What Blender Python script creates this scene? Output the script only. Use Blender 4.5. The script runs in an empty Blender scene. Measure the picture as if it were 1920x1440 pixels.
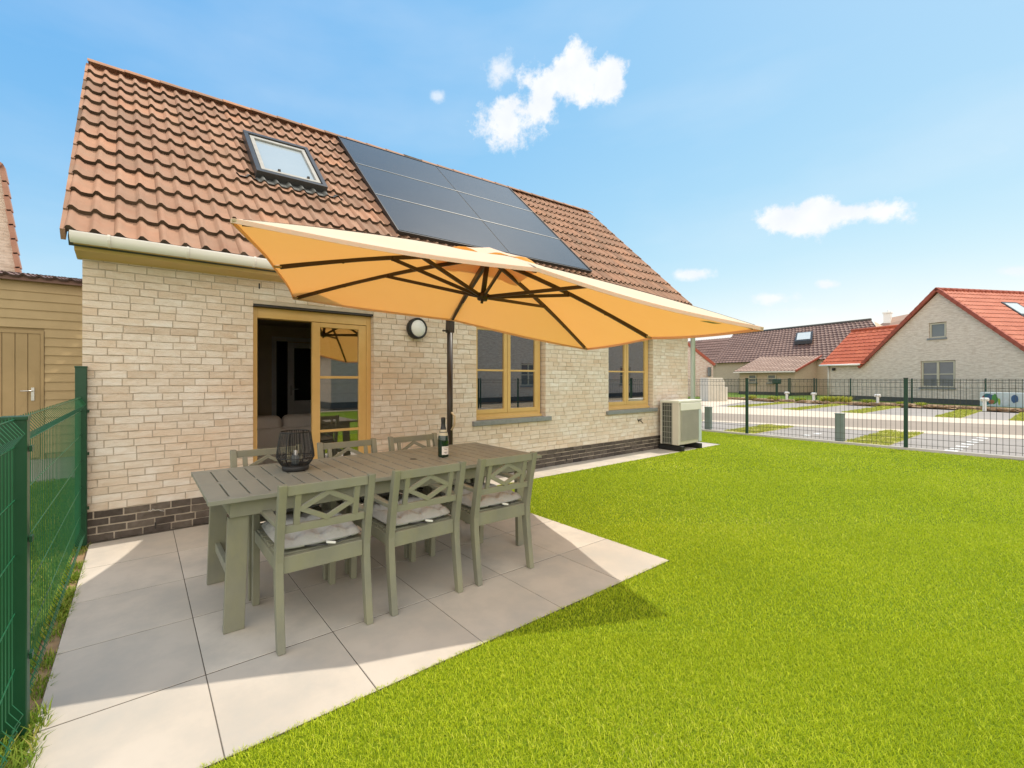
import bpy, math, random
import numpy as np
from mathutils import Vector, Matrix
random.seed(7); rng = np.random.default_rng(7)
C = bpy.context.scene.collection
S = bpy.context.scene
R = math.radians

# ---------------------------------------------------------------- camera, sky, sun, exposure
cd = bpy.data.cameras.new('camera'); cam = bpy.data.objects.new('camera', cd); C.objects.link(cam)
cd.sensor_width = 36; cd.lens = 834/1920*36; cd.shift_x = 0.0521; cd.shift_y = -0.0052
cd.clip_start = .05; cd.clip_end = 3000
TH = math.atan2(1160, 834)
cam.location = (0, -4.815, 1.37)
cam.rotation_euler = (R(90), 0, TH - R(90))
S.camera = cam
S.view_settings.view_transform = 'Standard'; S.view_settings.look = 'None'
S.view_settings.exposure = .45; S.view_settings.gamma = 1

SUN = Vector((.535, -.09, 1)).normalized()
sl = bpy.data.lights.new('sun', 'SUN'); sl.energy = 2.65; sl.angle = R(.5); sl.color = (1, .91, .77)
so = bpy.data.objects.new('sun', sl); C.objects.link(so)
so.rotation_euler = SUN.to_track_quat('Z', 'Y').to_euler(); so.location = (5, -5, 20)

W = bpy.data.worlds.new('World'); S.world = W; W.use_nodes = True
nt = W.node_tree; nt.nodes.clear()
def N(t, tree=None, **k):
    n = (tree or nt).nodes.new(t)
    for a, b in k.items(): setattr(n, a, b)
    return n
def Lk(a, b, tree=None): (tree or nt).links.new(a, b)
out = N('ShaderNodeOutputWorld'); bg = N('ShaderNodeBackground'); sky = N('ShaderNodeTexSky')
sky.sky_type = 'NISHITA'; sky.sun_disc = False
sky.sun_elevation = math.asin(SUN.z); sky.sun_rotation = math.atan2(SUN.x, SUN.y)
sky.air_density = 1.0; sky.dust_density = .5; sky.ozone_density = 1.0
bg.inputs['Strength'].default_value = .15
# clouds: each is a direction (azimuth, elevation), half-sizes in degrees, tilt, opacity
CLOUDS = [(40.8, 33.1, 4.3, 2.0, -7.0, 1), (35.9, 32.3, 1.7, 1.8, -10.0, 1), (49.0, 34.7, 1.5, 1.7, -3.0, 0.75), (47.8, 29.9, 3.4, 2.1, -3.0, 0.95), (43.8, 31.0, 2.1, 2.0, -5.0, 0.95), (39.5, 34.7, 1.8, 1.3, -9.0, 1), (56.9, 32.4, 0.9, 0.7, 1.0, 0.6), (17.2, 15.8, 3.4, 1.3, -12.0, 1), (12.3, 15.5, 2.7, 1.1, -14.0, 1), (14.9, 16.1, 2.2, 1.3, -13.0, 1), (26.5, 11.7, 2.1, 0.6, -6.0, 0.8), (18.8, 8.3, 1.9, 0.6, -6.0, 0.75), (14.6, 9.3, 0.9, 0.4, -8.0, 0.75), (3.1, 8.6, 1.2, 0.4, -10.0, 0.6), (16.8, 6.9, 3.0, 0.5, -5.0, 0.4), (4.4, 18.6, 1.7, 0.7, -21.0, 0.25)]
tc = N('ShaderNodeTexCoord')
def math_(op, a, b=None, tree=None, clamp=False):
    n = N('ShaderNodeMath', tree, operation=op); n.use_clamp = clamp
    for i, v in enumerate((a, b)):
        if v is None: continue
        if hasattr(v, 'links'): Lk(v, n.inputs[i], tree)
        else: n.inputs[i].default_value = v
    return n.outputs[0]
def noise(scale, detail, vec=None, tree=None, rough=.5):
    n = N('ShaderNodeTexNoise', tree); n.inputs['Scale'].default_value = scale; n.inputs['Detail'].default_value = detail; n.inputs['Roughness'].default_value = rough
    if vec is not None: Lk(vec, n.inputs['Vector'], tree)
    return n.outputs['Fac']
nz = noise(17, 9, tc.outputs['Generated'], rough=.68)
nzf = math_('MULTIPLY', math_('SUBTRACT', nz, .5), 3.2)
total = None
for az, el, a, b, tilt, op in CLOUDS:
    a *= 1.3; b *= 1.4
    az, el, tilt = R(az), R(el), R(tilt)
    c = Vector((math.cos(az)*math.cos(el), math.sin(az)*math.cos(el), math.sin(el)))
    h = Vector((math.sin(az), -math.cos(az), 0)); u = h.cross(c)
    hh = h*math.cos(tilt) + u*math.sin(tilt); uu = -h*math.sin(tilt) + u*math.cos(tilt)
    ds = []
    for vec, sz in ((hh, math.tan(R(a))), (uu, math.tan(R(b)))):
        n = N('ShaderNodeVectorMath', operation='DOT_PRODUCT'); Lk(tc.outputs['Generated'], n.inputs[0]); n.inputs[1].default_value = vec/sz
        ds.append(math_('POWER', math_('ABSOLUTE', n.outputs['Value']), 2.0))
    fr = N('ShaderNodeVectorMath', operation='DOT_PRODUCT'); Lk(tc.outputs['Generated'], fr.inputs[0]); fr.inputs[1].default_value = c
    rr = math_('SQRT', math_('ADD', ds[0], ds[1]))
    v = math_('SUBTRACT', 1.0, rr)
    v = math_('ADD', v, math_('MULTIPLY', nzf, .80))
    v = math_('MULTIPLY', v, 1.7 if op > .9 else 1.3, clamp=True)
    v = math_('MULTIPLY', v, op)
    v = math_('MULTIPLY', v, math_('GREATER_THAN', fr.outputs['Value'], 0))
    total = v if total is None else math_('MAXIMUM', total, v)
sm = N('ShaderNodeMapRange', interpolation_type='SMOOTHSTEP'); Lk(total, sm.inputs['Value'])
# faint high veil
vm = N('ShaderNodeMapping'); vm.inputs['Scale'].default_value = (1, 1, 3.5); Lk(tc.outputs['Generated'], vm.inputs['Vector'])
veil = math_('MULTIPLY', math_('SUBTRACT', noise(2.2, 5, vm.outputs[0]), .44, clamp=True), .6)
cloudn = math_('MAXIMUM', sm.outputs[0], veil)
tint = N('ShaderNodeMix', data_type='RGBA', blend_type='MULTIPLY'); tint.inputs['Factor'].default_value = 1
sep = N('ShaderNodeSeparateColor'); Lk(sky.outputs[0], sep.inputs[0]); cmb = N('ShaderNodeCombineColor')
for i_, (g_, k_) in enumerate(((1.1, .75), (.58, 1.64), (.15, 3.6))): Lk(math_('MULTIPLY', math_('POWER', sep.outputs[i_], g_), k_), cmb.inputs[i_])
Lk(cmb.outputs[0], tint.inputs['A']); tint.inputs['B'].default_value = (1, 1, 1, 1)
mx = N('ShaderNodeMix', data_type='RGBA'); Lk(cloudn, mx.inputs['Factor'])
Lk(tint.outputs['Result'], mx.inputs['A'])
cshade = N('ShaderNodeMix', data_type='RGBA'); Lk(noise(22, 4, tc.outputs['Generated']), cshade.inputs['Factor'])
cshade.inputs['A'].default_value = (4.0, 4.3, 4.7, 1); cshade.inputs['B'].default_value = (5.4, 5.4, 5.4, 1)
Lk(cshade.outputs['Result'], mx.inputs['B'])
# bright cloud-coloured bank added to the unseen sky behind the camera as fill light
bk_ = N('ShaderNodeVectorMath', operation='DOT_PRODUCT'); Lk(tc.outputs['Generated'], bk_.inputs[0]); bk_.inputs[1].default_value = (math.cos(R(236))*math.cos(R(10)), math.sin(R(236))*math.cos(R(10)), math.sin(R(10)))
bs = N('ShaderNodeMapRange', interpolation_type='SMOOTHSTEP'); bs.inputs['From Min'].default_value = .12; bs.inputs['From Max'].default_value = .55
Lk(math_('ADD', bk_.outputs['Value'], math_('MULTIPLY', nzf, .12)), bs.inputs['Value'])
m4 = N('ShaderNodeMix', data_type='RGBA'); Lk(bs.outputs[0], m4.inputs['Factor']); Lk(mx.outputs['Result'], m4.inputs['A']); m4.inputs['B'].default_value = (8.9, 8.35, 7.5, 1)
mx = m4
Lk(mx.outputs['Result'], bg.inputs['Color']); Lk(bg.outputs[0], out.inputs[0])

# ---------------------------------------------------------------- mesh builder
ORG = {}
class MB:
    def __init__(s, T=None): s.v = []; s.f = []; s.t = []; s.uv = {}; s.T = T; s.tone = .5; s.smooth = False; s.sf = []
    def add(s, vs, fs, tone=None, smooth=None, uvs=None):
        b = len(s.v)
        for p in vs:
            p = Vector(p)
            if s.T is not None: p = s.T @ p
            s.v.append(p)
        t = s.tone if tone is None else tone
        s.t.extend([t]*len(vs))
        for i, f in enumerate(fs):
            if uvs: s.uv[len(s.f)] = uvs[i]
            s.f.append([b+k for k in f]); s.sf.append(s.smooth if smooth is None else smooth)
        return s
    def box(s, c, d, rot=None, tone=None):
        c = Vector(c); x, y, z = [k/2 for k in d]
        vs = [Vector((a*x, b*y, e*z)) for e in (-1, 1) for b in (-1, 1) for a in (-1, 1)]
        if rot is not None: vs = [rot @ v for v in vs]
        return s.add([c+v for v in vs], [(0, 2, 3, 1), (4, 5, 7, 6), (0, 1, 5, 4), (2, 6, 7, 3), (0, 4, 6, 2), (1, 3, 7, 5)], tone)
    def bb(s, a, b, tone=None):
        a = Vector(a); b = Vector(b); return s.box((a+b)/2, [abs(k) for k in (b-a)], tone=tone)
    def bar(s, p0, p1, w, h, up=(0, 0, 1), tone=None):
        p0 = Vector(p0); p1 = Vector(p1); d = (p1-p0); L = d.length; d.normalize()
        up = Vector(up); x = d.cross(up)
        if x.length < 1e-4: x = d.cross(Vector((1, 0, 0)))
        x.normalize(); z = x.cross(d)
        m = Matrix((x, d, z)).transposed()
        return s.box((p0+p1)/2, (w, L, h), m, tone)
    def tube(s, pts, r, n=8, cap=True, tone=None, radii=None):
        pts = [Vector(p) for p in pts]; rings = []; px = None
        for i, p in enumerate(pts):
            d = (pts[min(i+1, len(pts)-1)]-pts[max(i-1, 0)]).normalized()
            if px is None:
                px = d.cross(Vector((0, 0, 1)))
                if px.length < 1e-3: px = Vector((1, 0, 0))
            x = (px - d*px.dot(d)).normalized(); px = x; y = d.cross(x)
            rr = radii[i] if radii else r
            rings.append([p + (x*math.cos(2*math.pi*k/n) + y*math.sin(2*math.pi*k/n))*rr for k in range(n)])
        vs = [q for g in rings for q in g]; fs = []
        for i in range(len(rings)-1):
            for k in range(n): fs.append((i*n+k, i*n+(k+1) % n, (i+1)*n+(k+1) % n, (i+1)*n+k))
        if cap: fs += [tuple(range(n))[::-1], tuple((len(rings)-1)*n+k for k in range(n))]
        return s.add(vs, fs, tone, smooth=n > 5)
    def lathe(s, c, prof, n=24, axis='z', tone=None):
        c = Vector(c); vs = []; fs = []
        for r, z in prof:
            for k in range(n):
                a = 2*math.pi*k/n
                q = Vector((r*math.cos(a), r*math.sin(a), z))
                if axis == 'y': q = Vector((q.x, -q.z, q.y))
                vs.append(c+q)
        for i in range(len(prof)-1):
            for k in range(n): fs.append((i*n+k, i*n+(k+1) % n, (i+1)*n+(k+1) % n, (i+1)*n+k))
        return s.add(vs, fs, tone, smooth=True)
    def quad(s, a, b, c, d, uv=None, tone=None): return s.add([a, b, c, d], [(0, 1, 2, 3)], tone, uvs=[uv] if uv else None)
    def build(s, name, m, parent=None, loc=None, bevel=0, bseg=2, smooth=False, sub=0, solid=0):
        o0 = ORG[parent.name] if parent is not None else Vector(loc if loc is not None else (0, 0, 0))
        me = bpy.data.meshes.new(name)
        co = np.array([tuple(v-o0) for v in s.v], dtype=np.float32)
        me.from_pydata(co.tolist(), [], s.f)
        at = me.attributes.new('tone', 'FLOAT', 'POINT'); at.data.foreach_set('value', np.array(s.t, dtype=np.float32))
        if s.uv:
            ul = me.uv_layers.new(name='UVMap')
            for fi, uvs in s.uv.items():
                p = me.polygons[fi]
                for k, li in enumerate(p.loop_indices): ul.data[li].uv = uvs[k]
        me.polygons.foreach_set('use_smooth', [bool(smooth or q) for q in s.sf])
        me.materials.append(m); me.update()
        o = bpy.data.objects.new(name, me); C.objects.link(o)
        if parent is not None: o.parent = parent
        else: o.location = o0
        ORG[o.name] = o0
        if bevel:
            b = o.modifiers.new('bevel', 'BEVEL'); b.width = bevel; b.segments = bseg; b.limit_method = 'ANGLE'; b.angle_limit = R(40)
        if sub:
            b = o.modifiers.new('sub', 'SUBSURF'); b.levels = sub; b.render_levels = sub
        if solid:
            b = o.modifiers.new('solid', 'SOLIDIFY'); b.thickness = solid; b.offset = 0
        return o
def tag(o, label=None, cat=None, group=None, kind=None):
    if label: o['label'] = label
    if cat: o['category'] = cat
    if group: o['group'] = group
    if kind: o['kind'] = kind
    return o
def thing(name, label, cat, loc=(0, 0, 0), group=None, kind=None):
    o = bpy.data.objects.new(name, None); C.objects.link(o); o.location = loc; o.empty_display_size = .1
    ORG[o.name] = Vector(loc); return tag(o, label, cat, group, kind)
def copy_tree(o, parent=None):
    c = o.copy(); C.objects.link(c); c.parent = parent
    for ch in o.children: copy_tree(ch, c)
    return c
def arr_mesh(name, V, F, nper, tone, m, smooth=False):
    """fast mesh from numpy: V (n,3), F (m,nper)"""
    me = bpy.data.meshes.new(name)
    me.vertices.add(len(V)); me.vertices.foreach_set('co', V.astype(np.float32).ravel())
    me.loops.add(F.size); me.loops.foreach_set('vertex_index', F.astype(np.int32).ravel())
    me.polygons.add(len(F)); me.polygons.foreach_set('loop_start', np.arange(0, F.size, nper, dtype=np.int32)); me.polygons.foreach_set('loop_total', np.full(len(F), nper, dtype=np.int32))
    me.update(calc_edges=True)
    at = me.attributes.new('tone', 'FLOAT', 'POINT'); at.data.foreach_set('value', tone.astype(np.float32))
    if smooth: me.polygons.foreach_set('use_smooth', np.ones(len(F), dtype=bool))
    me.materials.append(m); me.validate(); me.update()
    return me

# ---------------------------------------------------------------- materials
def mat(name, c1, c2=None, rough=.6, scale=4, detail=4, tone=None, bump=0, bscale=60, metal=0, spec=.5, stretch=(1, 1, 1), coord='Object', extra=None, transl=None, mixtone=1.0, dirt=0, dirt_or_light_c=(.2, .16, .1), dscale=1.5):
    m = bpy.data.materials.new(name); m.use_nodes = True; t = m.node_tree
    p = t.nodes['Principled BSDF']; p.inputs['Roughness'].default_value = rough; p.inputs['Metallic'].default_value = metal
    p.inputs['Specular IOR Level'].default_value = spec
    tc = N('ShaderNodeTexCoord', t); mp = N('ShaderNodeMapping', t); mp.inputs['Scale'].default_value = stretch
    Lk(tc.outputs[coord], mp.inputs['Vector'], t); vec = mp.outputs[0]
    c2 = c2 or tuple(k*.85 for k in c1)
    mx = N('ShaderNodeMix', t, data_type='RGBA'); mx.inputs['A'].default_value = (*c1, 1); mx.inputs['B'].default_value = (*c2, 1)
    r = N('ShaderNodeMapRange', t); r.inputs['From Min'].default_value = .3; r.inputs['From Max'].default_value = .7
    Lk(noise(scale, detail, vec, t, .6), r.inputs['Value'], t); Lk(r.outputs[0], mx.inputs['Factor'], t)
    col = mx.outputs['Result']
    if tone:   # list of (pos, colour): per-piece colour, multiplied with the noise variation
        at = N('ShaderNodeAttribute', t); at.attribute_name = 'tone'
        rp = N('ShaderNodeValToRGB', t)
        el = rp.color_ramp.elements
        while len(el) < len(tone): el.new(.5)
        for e, (ps, cc) in zip(el, tone): e.position = ps; e.color = (*cc, 1)
        Lk(at.outputs['Fac'], rp.inputs[0], t)
        m2 = N('ShaderNodeMix', t, data_type='RGBA', blend_type='MULTIPLY'); m2.inputs['Factor'].default_value = mixtone
        Lk(rp.outputs[0], m2.inputs['A'], t); Lk(col, m2.inputs['B'], t); col = m2.outputs['Result']
    if dirt:
        m3 = N('ShaderNodeMix', t, data_type='RGBA'); rr = N('ShaderNodeMapRange', t)
        rr.inputs['From Min'].default_value = .43; rr.inputs['From Max'].default_value = .72; rr.inputs['To Max'].default_value = dirt
        Lk(noise(dscale, 8, vec, t, .65), rr.inputs['Value'], t); Lk(rr.outputs[0], m3.inputs['Factor'], t)
        Lk(col, m3.inputs['A'], t); m3.inputs['B'].default_value = (*dirt_or_light_c, 1); col = m3.outputs['Result']
    Lk(col, p.inputs['Base Color'], t)
    if bump:
        b = N('ShaderNodeBump', t); b.inputs['Strength'].default_value = bump; b.inputs['Distance'].default_value = .01
        Lk(noise(bscale, 5, vec, t, .6), b.inputs['Height'], t); Lk(b.outputs[0], p.inputs['Normal'], t)
    if transl:
        fac, tcol = transl
        tr = N('ShaderNodeBsdfTranslucent', t); tr.inputs['Color'].default_value = (*tcol, 1)
        ms = N('ShaderNodeMixShader', t); ms.inputs[0].default_value = fac
        Lk(p.outputs[0], ms.inputs[1], t); Lk(tr.outputs[0], ms.inputs[2], t); Lk(ms.outputs[0], t.nodes['Material Output'].inputs[0], t)
    return m
def glass(name, tintc=(.75, .8, .78), refl=1.0, ior=1.75):
    m = bpy.data.materials.new(name); m.use_nodes = True; t = m.node_tree; t.nodes.clear()
    o = N('ShaderNodeOutputMaterial', t); tr = N('ShaderNodeBsdfTransparent', t); tr.inputs[0].default_value = (*tintc, 1)
    g = N('ShaderNodeBsdfGlossy', t); g.inputs['Roughness'].default_value = .01; g.inputs['Color'].default_value = (refl, refl, refl, 1)
    f = N('ShaderNodeFresnel', t); f.inputs['IOR'].default_value = ior; ms = N('ShaderNodeMixShader', t)
    Lk(math_('MULTIPLY', f.outputs[0], 3.9, t, True), ms.inputs[0], t); Lk(tr.outputs[0], ms.inputs[1], t); Lk(g.outputs[0], ms.inputs[2], t); Lk(ms.outputs[0], o.inputs[0], t)
    return m
def brickmat(name, cols, mortar, bw=.21, bh=.065, ms=.008, rough=.9):
    m = bpy.data.materials.new(name); m.use_nodes = True; t = m.node_tree; p = t.nodes['Principled BSDF']; p.inputs['Roughness'].default_value = rough
    p.inputs['Specular IOR Level'].default_value = .2
    tc = N('ShaderNodeTexCoord', t)
    # slight wobble so the courses are not ruler-straight
    b = N('ShaderNodeTexBrick', t); b.inputs['Scale'].default_value = 1; b.inputs['Brick Width'].default_value = bw; b.inputs['Row Height'].default_value = bh
    b.inputs['Mortar Size'].default_value = ms; b.inputs['Mortar Smooth'].default_value = .2; b.inputs['Bias'].default_value = 0
    b.inputs['Color1'].default_value = (*cols[0], 1); b.inputs['Color2'].default_value = (*cols[1], 1); b.inputs['Mortar'].default_value = (*mortar, 1)
    Lk(tc.outputs['UV'], b.inputs['Vector'], t)
    mp = N('ShaderNodeMapping', t); mp.inputs['Scale'].default_value = (4, 16, 1); Lk(tc.outputs['UV'], mp.inputs['Vector'], t)
    mx = N('ShaderNodeMix', t, data_type='RGBA'); Lk(b.outputs['Color'], mx.inputs['A'], t); mx.inputs['B'].default_value = (*cols[2], 1)
    r = N('ShaderNodeMapRange', t); r.inputs['From Min'].default_value = .42; r.inputs['From Max'].default_value = .62; r.inputs['To Max'].default_value = .75
    Lk(noise(1, 4, mp.outputs[0], t, .6), r.inputs['Value'], t); Lk(r.outputs[0], mx.inputs['Factor'], t)
    Lk(mx.outputs['Result'], p.inputs['Base Color'], t)
    bp = N('ShaderNodeBump', t); bp.inputs['Strength'].default_value = .6; bp.inputs['Distance'].default_value = .02
    Lk(math_('ADD', math_('MULTIPLY', b.outputs['Fac'], -.6, t), noise(8, 5, mp.outputs[0], t), t), bp.inputs['Height'], t); Lk(bp.outputs[0], p.inputs['Normal'], t)
    return m

M = {}
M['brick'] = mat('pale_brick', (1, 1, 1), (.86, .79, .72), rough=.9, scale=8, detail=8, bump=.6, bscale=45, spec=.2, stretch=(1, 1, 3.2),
                 tone=[(0, (.68, .575, .475)), (.3, (.76, .675, .585)), (.6, (.82, .755, .68)), (1, (.88, .845, .80))], dirt=.6, dirt_or_light_c=(.74, .53, .36), dscale=.8)  # tan patches: sandy wash and the parasol's warm bounce put into the colour
M['mortar'] = mat('mortar', (.60, .52, .43), (.52, .445, .36), rough=.95, scale=12, bump=.4, bscale=120, spec=.1)
M['dbrick'] = mat('dark_brick', (1, 1, 1), (.6, .58, .55), rough=.85, scale=20, detail=6, bump=.5, bscale=60, spec=.3,
                  tone=[(0, (.07, .058, .052)), (.6, (.12, .10, .088)), (1, (.19, .16, .135))])
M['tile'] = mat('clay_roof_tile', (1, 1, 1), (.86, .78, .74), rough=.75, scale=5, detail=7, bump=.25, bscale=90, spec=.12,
                tone=[(0, (.07, .055, .04)), (.10, (.30, .19, .135)), (.45, (.38, .235, .165)), (.75, (.44, .265, .18)), (1, (.50, .27, .165))], dirt=.5, dirt_or_light_c=(.27, .20, .145), dscale=3.5)
M['ridge'] = mat('ridge_tile', (.38, .19, .13), (.45, .25, .17), rough=.7, scale=6)
M['otile'] = mat('orange_roof_tile', (1, 1, 1), (.85, .8, .8), rough=.6, scale=2, tone=[(0, (0.175, 0.035, 0.012)), (.1, (.50, .10, .035)), (1, (.60, .15, .06))])
M['otile2'] = mat('salmon_roof_tile', (1, 1, 1), (.85, .8, .8), rough=.6, scale=2, tone=[(0, (0.168, 0.049, 0.026)), (.1, (.48, .14, .075)), (1, (.56, .19, .11))])
M['overge'] = mat('dark_red_verge', (.30, .065, .035), (.38, .09, .05), rough=.6)
M['btile'] = mat('brown_roof_tile', (1, 1, 1), (.85, .82, .8), rough=.65, scale=1.5, tone=[(0, (0.059, 0.033, 0.026)), (.1, (.17, .095, .075)), (1, (.25, .15, .12))])
M['btile2'] = mat('light_brown_roof_tile', (1, 1, 1), (.85, .82, .8), rough=.7, scale=1.5, tone=[(0, (0.112, 0.073, 0.056)), (.1, (.32, .21, .16)), (1, (.42, .29, .23))])
M['gutter'] = mat('cream_gutter_pvc', (.92, .88, .85), (.88, .85, .81), rough=.35, scale=2)
M['wood'] = mat('golden_oak_frame', (.62, .40, .14), (.70, .47, .18), rough=.45, scale=3, stretch=(1, 1, 1), detail=3)
M['fascia'] = mat('ochre_fascia_board', (.60, .41, .16), (.66, .46, .20), rough=.5, scale=3)
M['bluestone'] = mat('bluestone_sill', (.20, .215, .22), (.27, .285, .29), rough=.6, scale=25, bump=.1)
M['glass'] = glass('window_glass', (.55, .58, .55), ior=1.9)
M['gglass'] = glass('door_glass', (.55, .58, .55), ior=1.8)
M['black'] = mat('black_metal', (.012, .012, .013), (.02, .02, .02), rough=.45)
M['blackbase'] = mat('black_plastic', (.01, .01, .011), (.016, .016, .016), rough=.6)
M['dgrey'] = mat('dark_grey_metal', (.035, .036, .038), (.05, .05, .052), rough=.4)
M['lead'] = mat('lead_flashing', (.07, .075, .072), (.13, .135, .13), rough=.6, scale=14)
M['solar'] = mat('solar_glass', (.042, .042, .043), (.05, .05, .051), rough=.22, scale=2, spec=.75)
M['alu'] = mat('aluminium_rail', (.34, .33, .31), (.42, .41, .38), rough=.35, metal=.7)
M['skyframe'] = mat('weathered_timber_sash', (.30, .30, .28), (.40, .39, .36), rough=.6, scale=10)
M['tglass'] = mat('skylight_pane', (.32, .38, .42), (.36, .42, .46), rough=.12, scale=1, spec=.8)
M['spane'] = mat('bright_skylight_pane', (.55, .60, .60), (.6, .65, .65), rough=.2)
M['paving'] = mat('ceramic_paving', (1, 1, 1), (.84, .82, .79), rough=.55, scale=1.3, detail=8, bump=.03, bscale=80, spec=.3,
                  tone=[(0, (.55, .50, .44)), (1, (.64, .585, .515))], dirt=.95, dirt_or_light_c=(.43, .41, .375), dscale=2.6)
M['joint'] = mat('paving_joint', (.09, .08, .065), (.13, .11, .09), rough=.95)
M['turfbase'] = mat('turf_backing', (.10, .155, .008), (.15, .21, .010), rough=.95, scale=60, spec=.1)
M['turf'] = mat('turf_fibre', (1, 1, 1), (.80, .84, .72), rough=.55, scale=1.1, detail=5, spec=.25,
                tone=[(0, (.22, .30, .006)), (.35, (.42, .52, .012)), (.72, (.60, .67, .025)), (.93, (.74, .74, .09)), (1, (.78, .70, .24))], transl=(.18, (.66, .78, .02)))
M['grass'] = mat('lawn_blades', (1, 1, 1), (.7, .8, .6), rough=.6, scale=1.5, spec=.2,
                 tone=[(0, (.06, .13, .02)), (.5, (.16, .27, .03)), (.85, (.33, .38, .06)), (1, (.45, .36, .12))], transl=(.3, (.25, .4, .03)))
M['earth'] = mat('ground_soil', (.26, .20, .13), (.34, .27, .18), rough=.95, scale=1.2, bump=.3, bscale=20)
M['lawn'] = mat('lawn_ground', (.09, .15, .025), (.14, .21, .035), rough=.95, scale=5, detail=6, spec=.1)
M['green'] = mat('green_powder_coat', (.005, .050, .021), (.007, .062, .027), rough=.35, scale=3, spec=.5)
M['greend'] = mat('dark_green_posts', (.008, .045, .030), (.010, .055, .036), rough=.4)
M['wire'] = mat('fence_wire', (.045, .055, .045), (.07, .065, .05), rough=.5)
M['wireg'] = mat('green_fence_wire', (.010, .10, .042), (.014, .12, .055), rough=.35)
M['concrete'] = mat('concrete', (.55, .52, .47), (.62, .58, .52), rough=.9, scale=6)
M['furn'] = mat('grey_green_stain', (.205, .205, .158), (.265, .262, .20), rough=.55, scale=5, detail=5, bump=.12, bscale=30, stretch=(1, 1, .6), dirt=.5, dirt_or_light_c=(.30, .29, .16), dscale=6)
M['ttop'] = mat('table_stain', (.245, .245, .205), (.29, .285, .235), rough=.42, scale=5, detail=5, bump=.08, bscale=40)
M['cush'] = mat('grey_cushion_fabric', (.40, .405, .39), (.46, .465, .45), rough=.95, scale=4, bump=.9, bscale=28, spec=.1)
M['white'] = mat('white_paint', (.75, .74, .72), (.8, .79, .77), rough=.5)
M['tagw'] = mat('white_care_tag', (.82, .82, .80), (.85, .85, .83), rough=.6)
M['canopy'] = mat('canopy_fabric', (.88, .79, .63), (.84, .74, .58), rough=.9, scale=1.6, bump=.35, bscale=9, spec=.1, transl=(.36, (1.0, .42, .085)))
M['label'] = mat('sewn_label', (.45, .36, .22), (.5, .4, .25), rough=.8)
M['rib'] = mat('bronze_rib', (.040, .022, .012), (.055, .032, .018), rough=.45, spec=.5)
M['mast'] = mat('mast_paint', (.030, .022, .016), (.042, .032, .024), rough=.4)
M['bottle'] = mat('green_bottle_glass', (.003, .026, .011), (.003, .022, .010), rough=.06, spec=.9)
M['foil'] = mat('black_foil', (.012, .012, .012), (.02, .02, .018), rough=.35)
M['collar'] = mat('pale_gold_foil', (.55, .5, .36), (.6, .56, .42), rough=.4)
M['paper'] = mat('bottle_label_paper', (.78, .72, .66), (.8, .75, .7), rough=.7)
M['print'] = mat('label_print', (.25, .22, .2), rough=.7)
M['acw'] = mat('cream_enamel', (.64, .58, .51), (.69, .63, .56), rough=.4)
M['acg'] = mat('cream_grille', (.42, .41, .36), (.50, .48, .42), rough=.5)
M['actop'] = mat('white_enamel', (.75, .73, .66), (.8, .78, .7), rough=.4)
M['coil'] = mat('condenser_fins', (.02, .024, .022), (.04, .045, .042), rough=.5)
M['siding'] = mat('ochre_siding', (.42, .315, .165), (.47, .355, .19), rough=.6, scale=3, bump=.1, bscale=20)
M['doorw'] = mat('ochre_door', (.36, .26, .125), (.40, .29, .145), rough=.55)
M['steel'] = mat('brushed_steel', (.6, .6, .58), rough=.3, metal=.9)
M['iwall'] = mat('interior_plaster', (.62, .53, .40), (.66, .57, .43), rough=.9)
M['iblack'] = mat('interior_dark_glass', (.01, .01, .01), rough=.2)
M['sofa'] = mat('sofa_fabric', (.72, .65, .60), (.76, .70, .64), rough=.95, bump=.2, bscale=200)
M['floor'] = mat('interior_floor', (.25, .22, .19), rough=.6)
M['lampw'] = mat('frosted_lamp_cover', (.80, .81, .80), (.76, .77, .76), rough=.4)
M['zinc'] = mat('grey_downpipe', (.52, .60, .60), (.58, .65, .65), rough=.4)
M['nbrick'] = brickmat('neighbour_brick', [(.76, .65, .54), (.62, .51, .41), (.84, .75, .65)], (.64, .55, .46))
M['rbrick'] = brickmat('washed_red_brick', [(.52, .33, .27), (.62, .48, .42), (.74, .68, .64)], (.55, .48, .42))
M['bbrick'] = brickmat('beige_brick', [(.60, .48, .36), (.54, .43, .32), (.64, .52, .40)], (.55, .45, .34))
M['gbrick'] = brickmat('gable_brick', [(.66, .54, .43), (.58, .46, .36), (.74, .64, .53)], (.48, .39, .30), bw=.22)
M['nplinth'] = mat('neighbour_plinth', (.07, .075, .07), (.10, .10, .095), rough=.9)
M['nframe'] = mat('neighbour_window_frame', (.50, .46, .34), (.55, .50, .38), rough=.5)
M['nglass'] = mat('neighbour_pane', (.10, .12, .13), (.15, .17, .17), rough=.08, spec=.9, scale=1)
M['paver'] = mat('grey_pavers', (.29, .262, .238), (.35, .318, .29), rough=.85, scale=1.2, detail=7, bump=.1, bscale=10)
M['asph'] = mat('beige_road', (.30, .245, .195), (.335, .275, .22), rough=.9, scale=.8)
M['kerb'] = mat('pale_kerb', (.60, .51, .40), (.65, .555, .44), rough=.85, scale=2)
M['strip'] = mat('dry_grass_strip', (.36, .36, .06), (.46, .40, .14), rough=.95, scale=6, detail=6)
M['soil'] = mat('bed_soil', (.20, .12, .065), (.36, .25, .14), rough=.95, scale=5, detail=6, bump=.5, bscale=15)
M['boll'] = mat('grey_green_bollard', (.18, .23, .21), (.21, .26, .24), rough=.6)
M['cab'] = mat('pale_cabinet', (.62, .58, .50), (.68, .64, .56), rough=.6)
M['clod'] = mat('soil_clods', (.17, .10, .055), (.30, .20, .11), rough=.95, scale=8)
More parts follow.
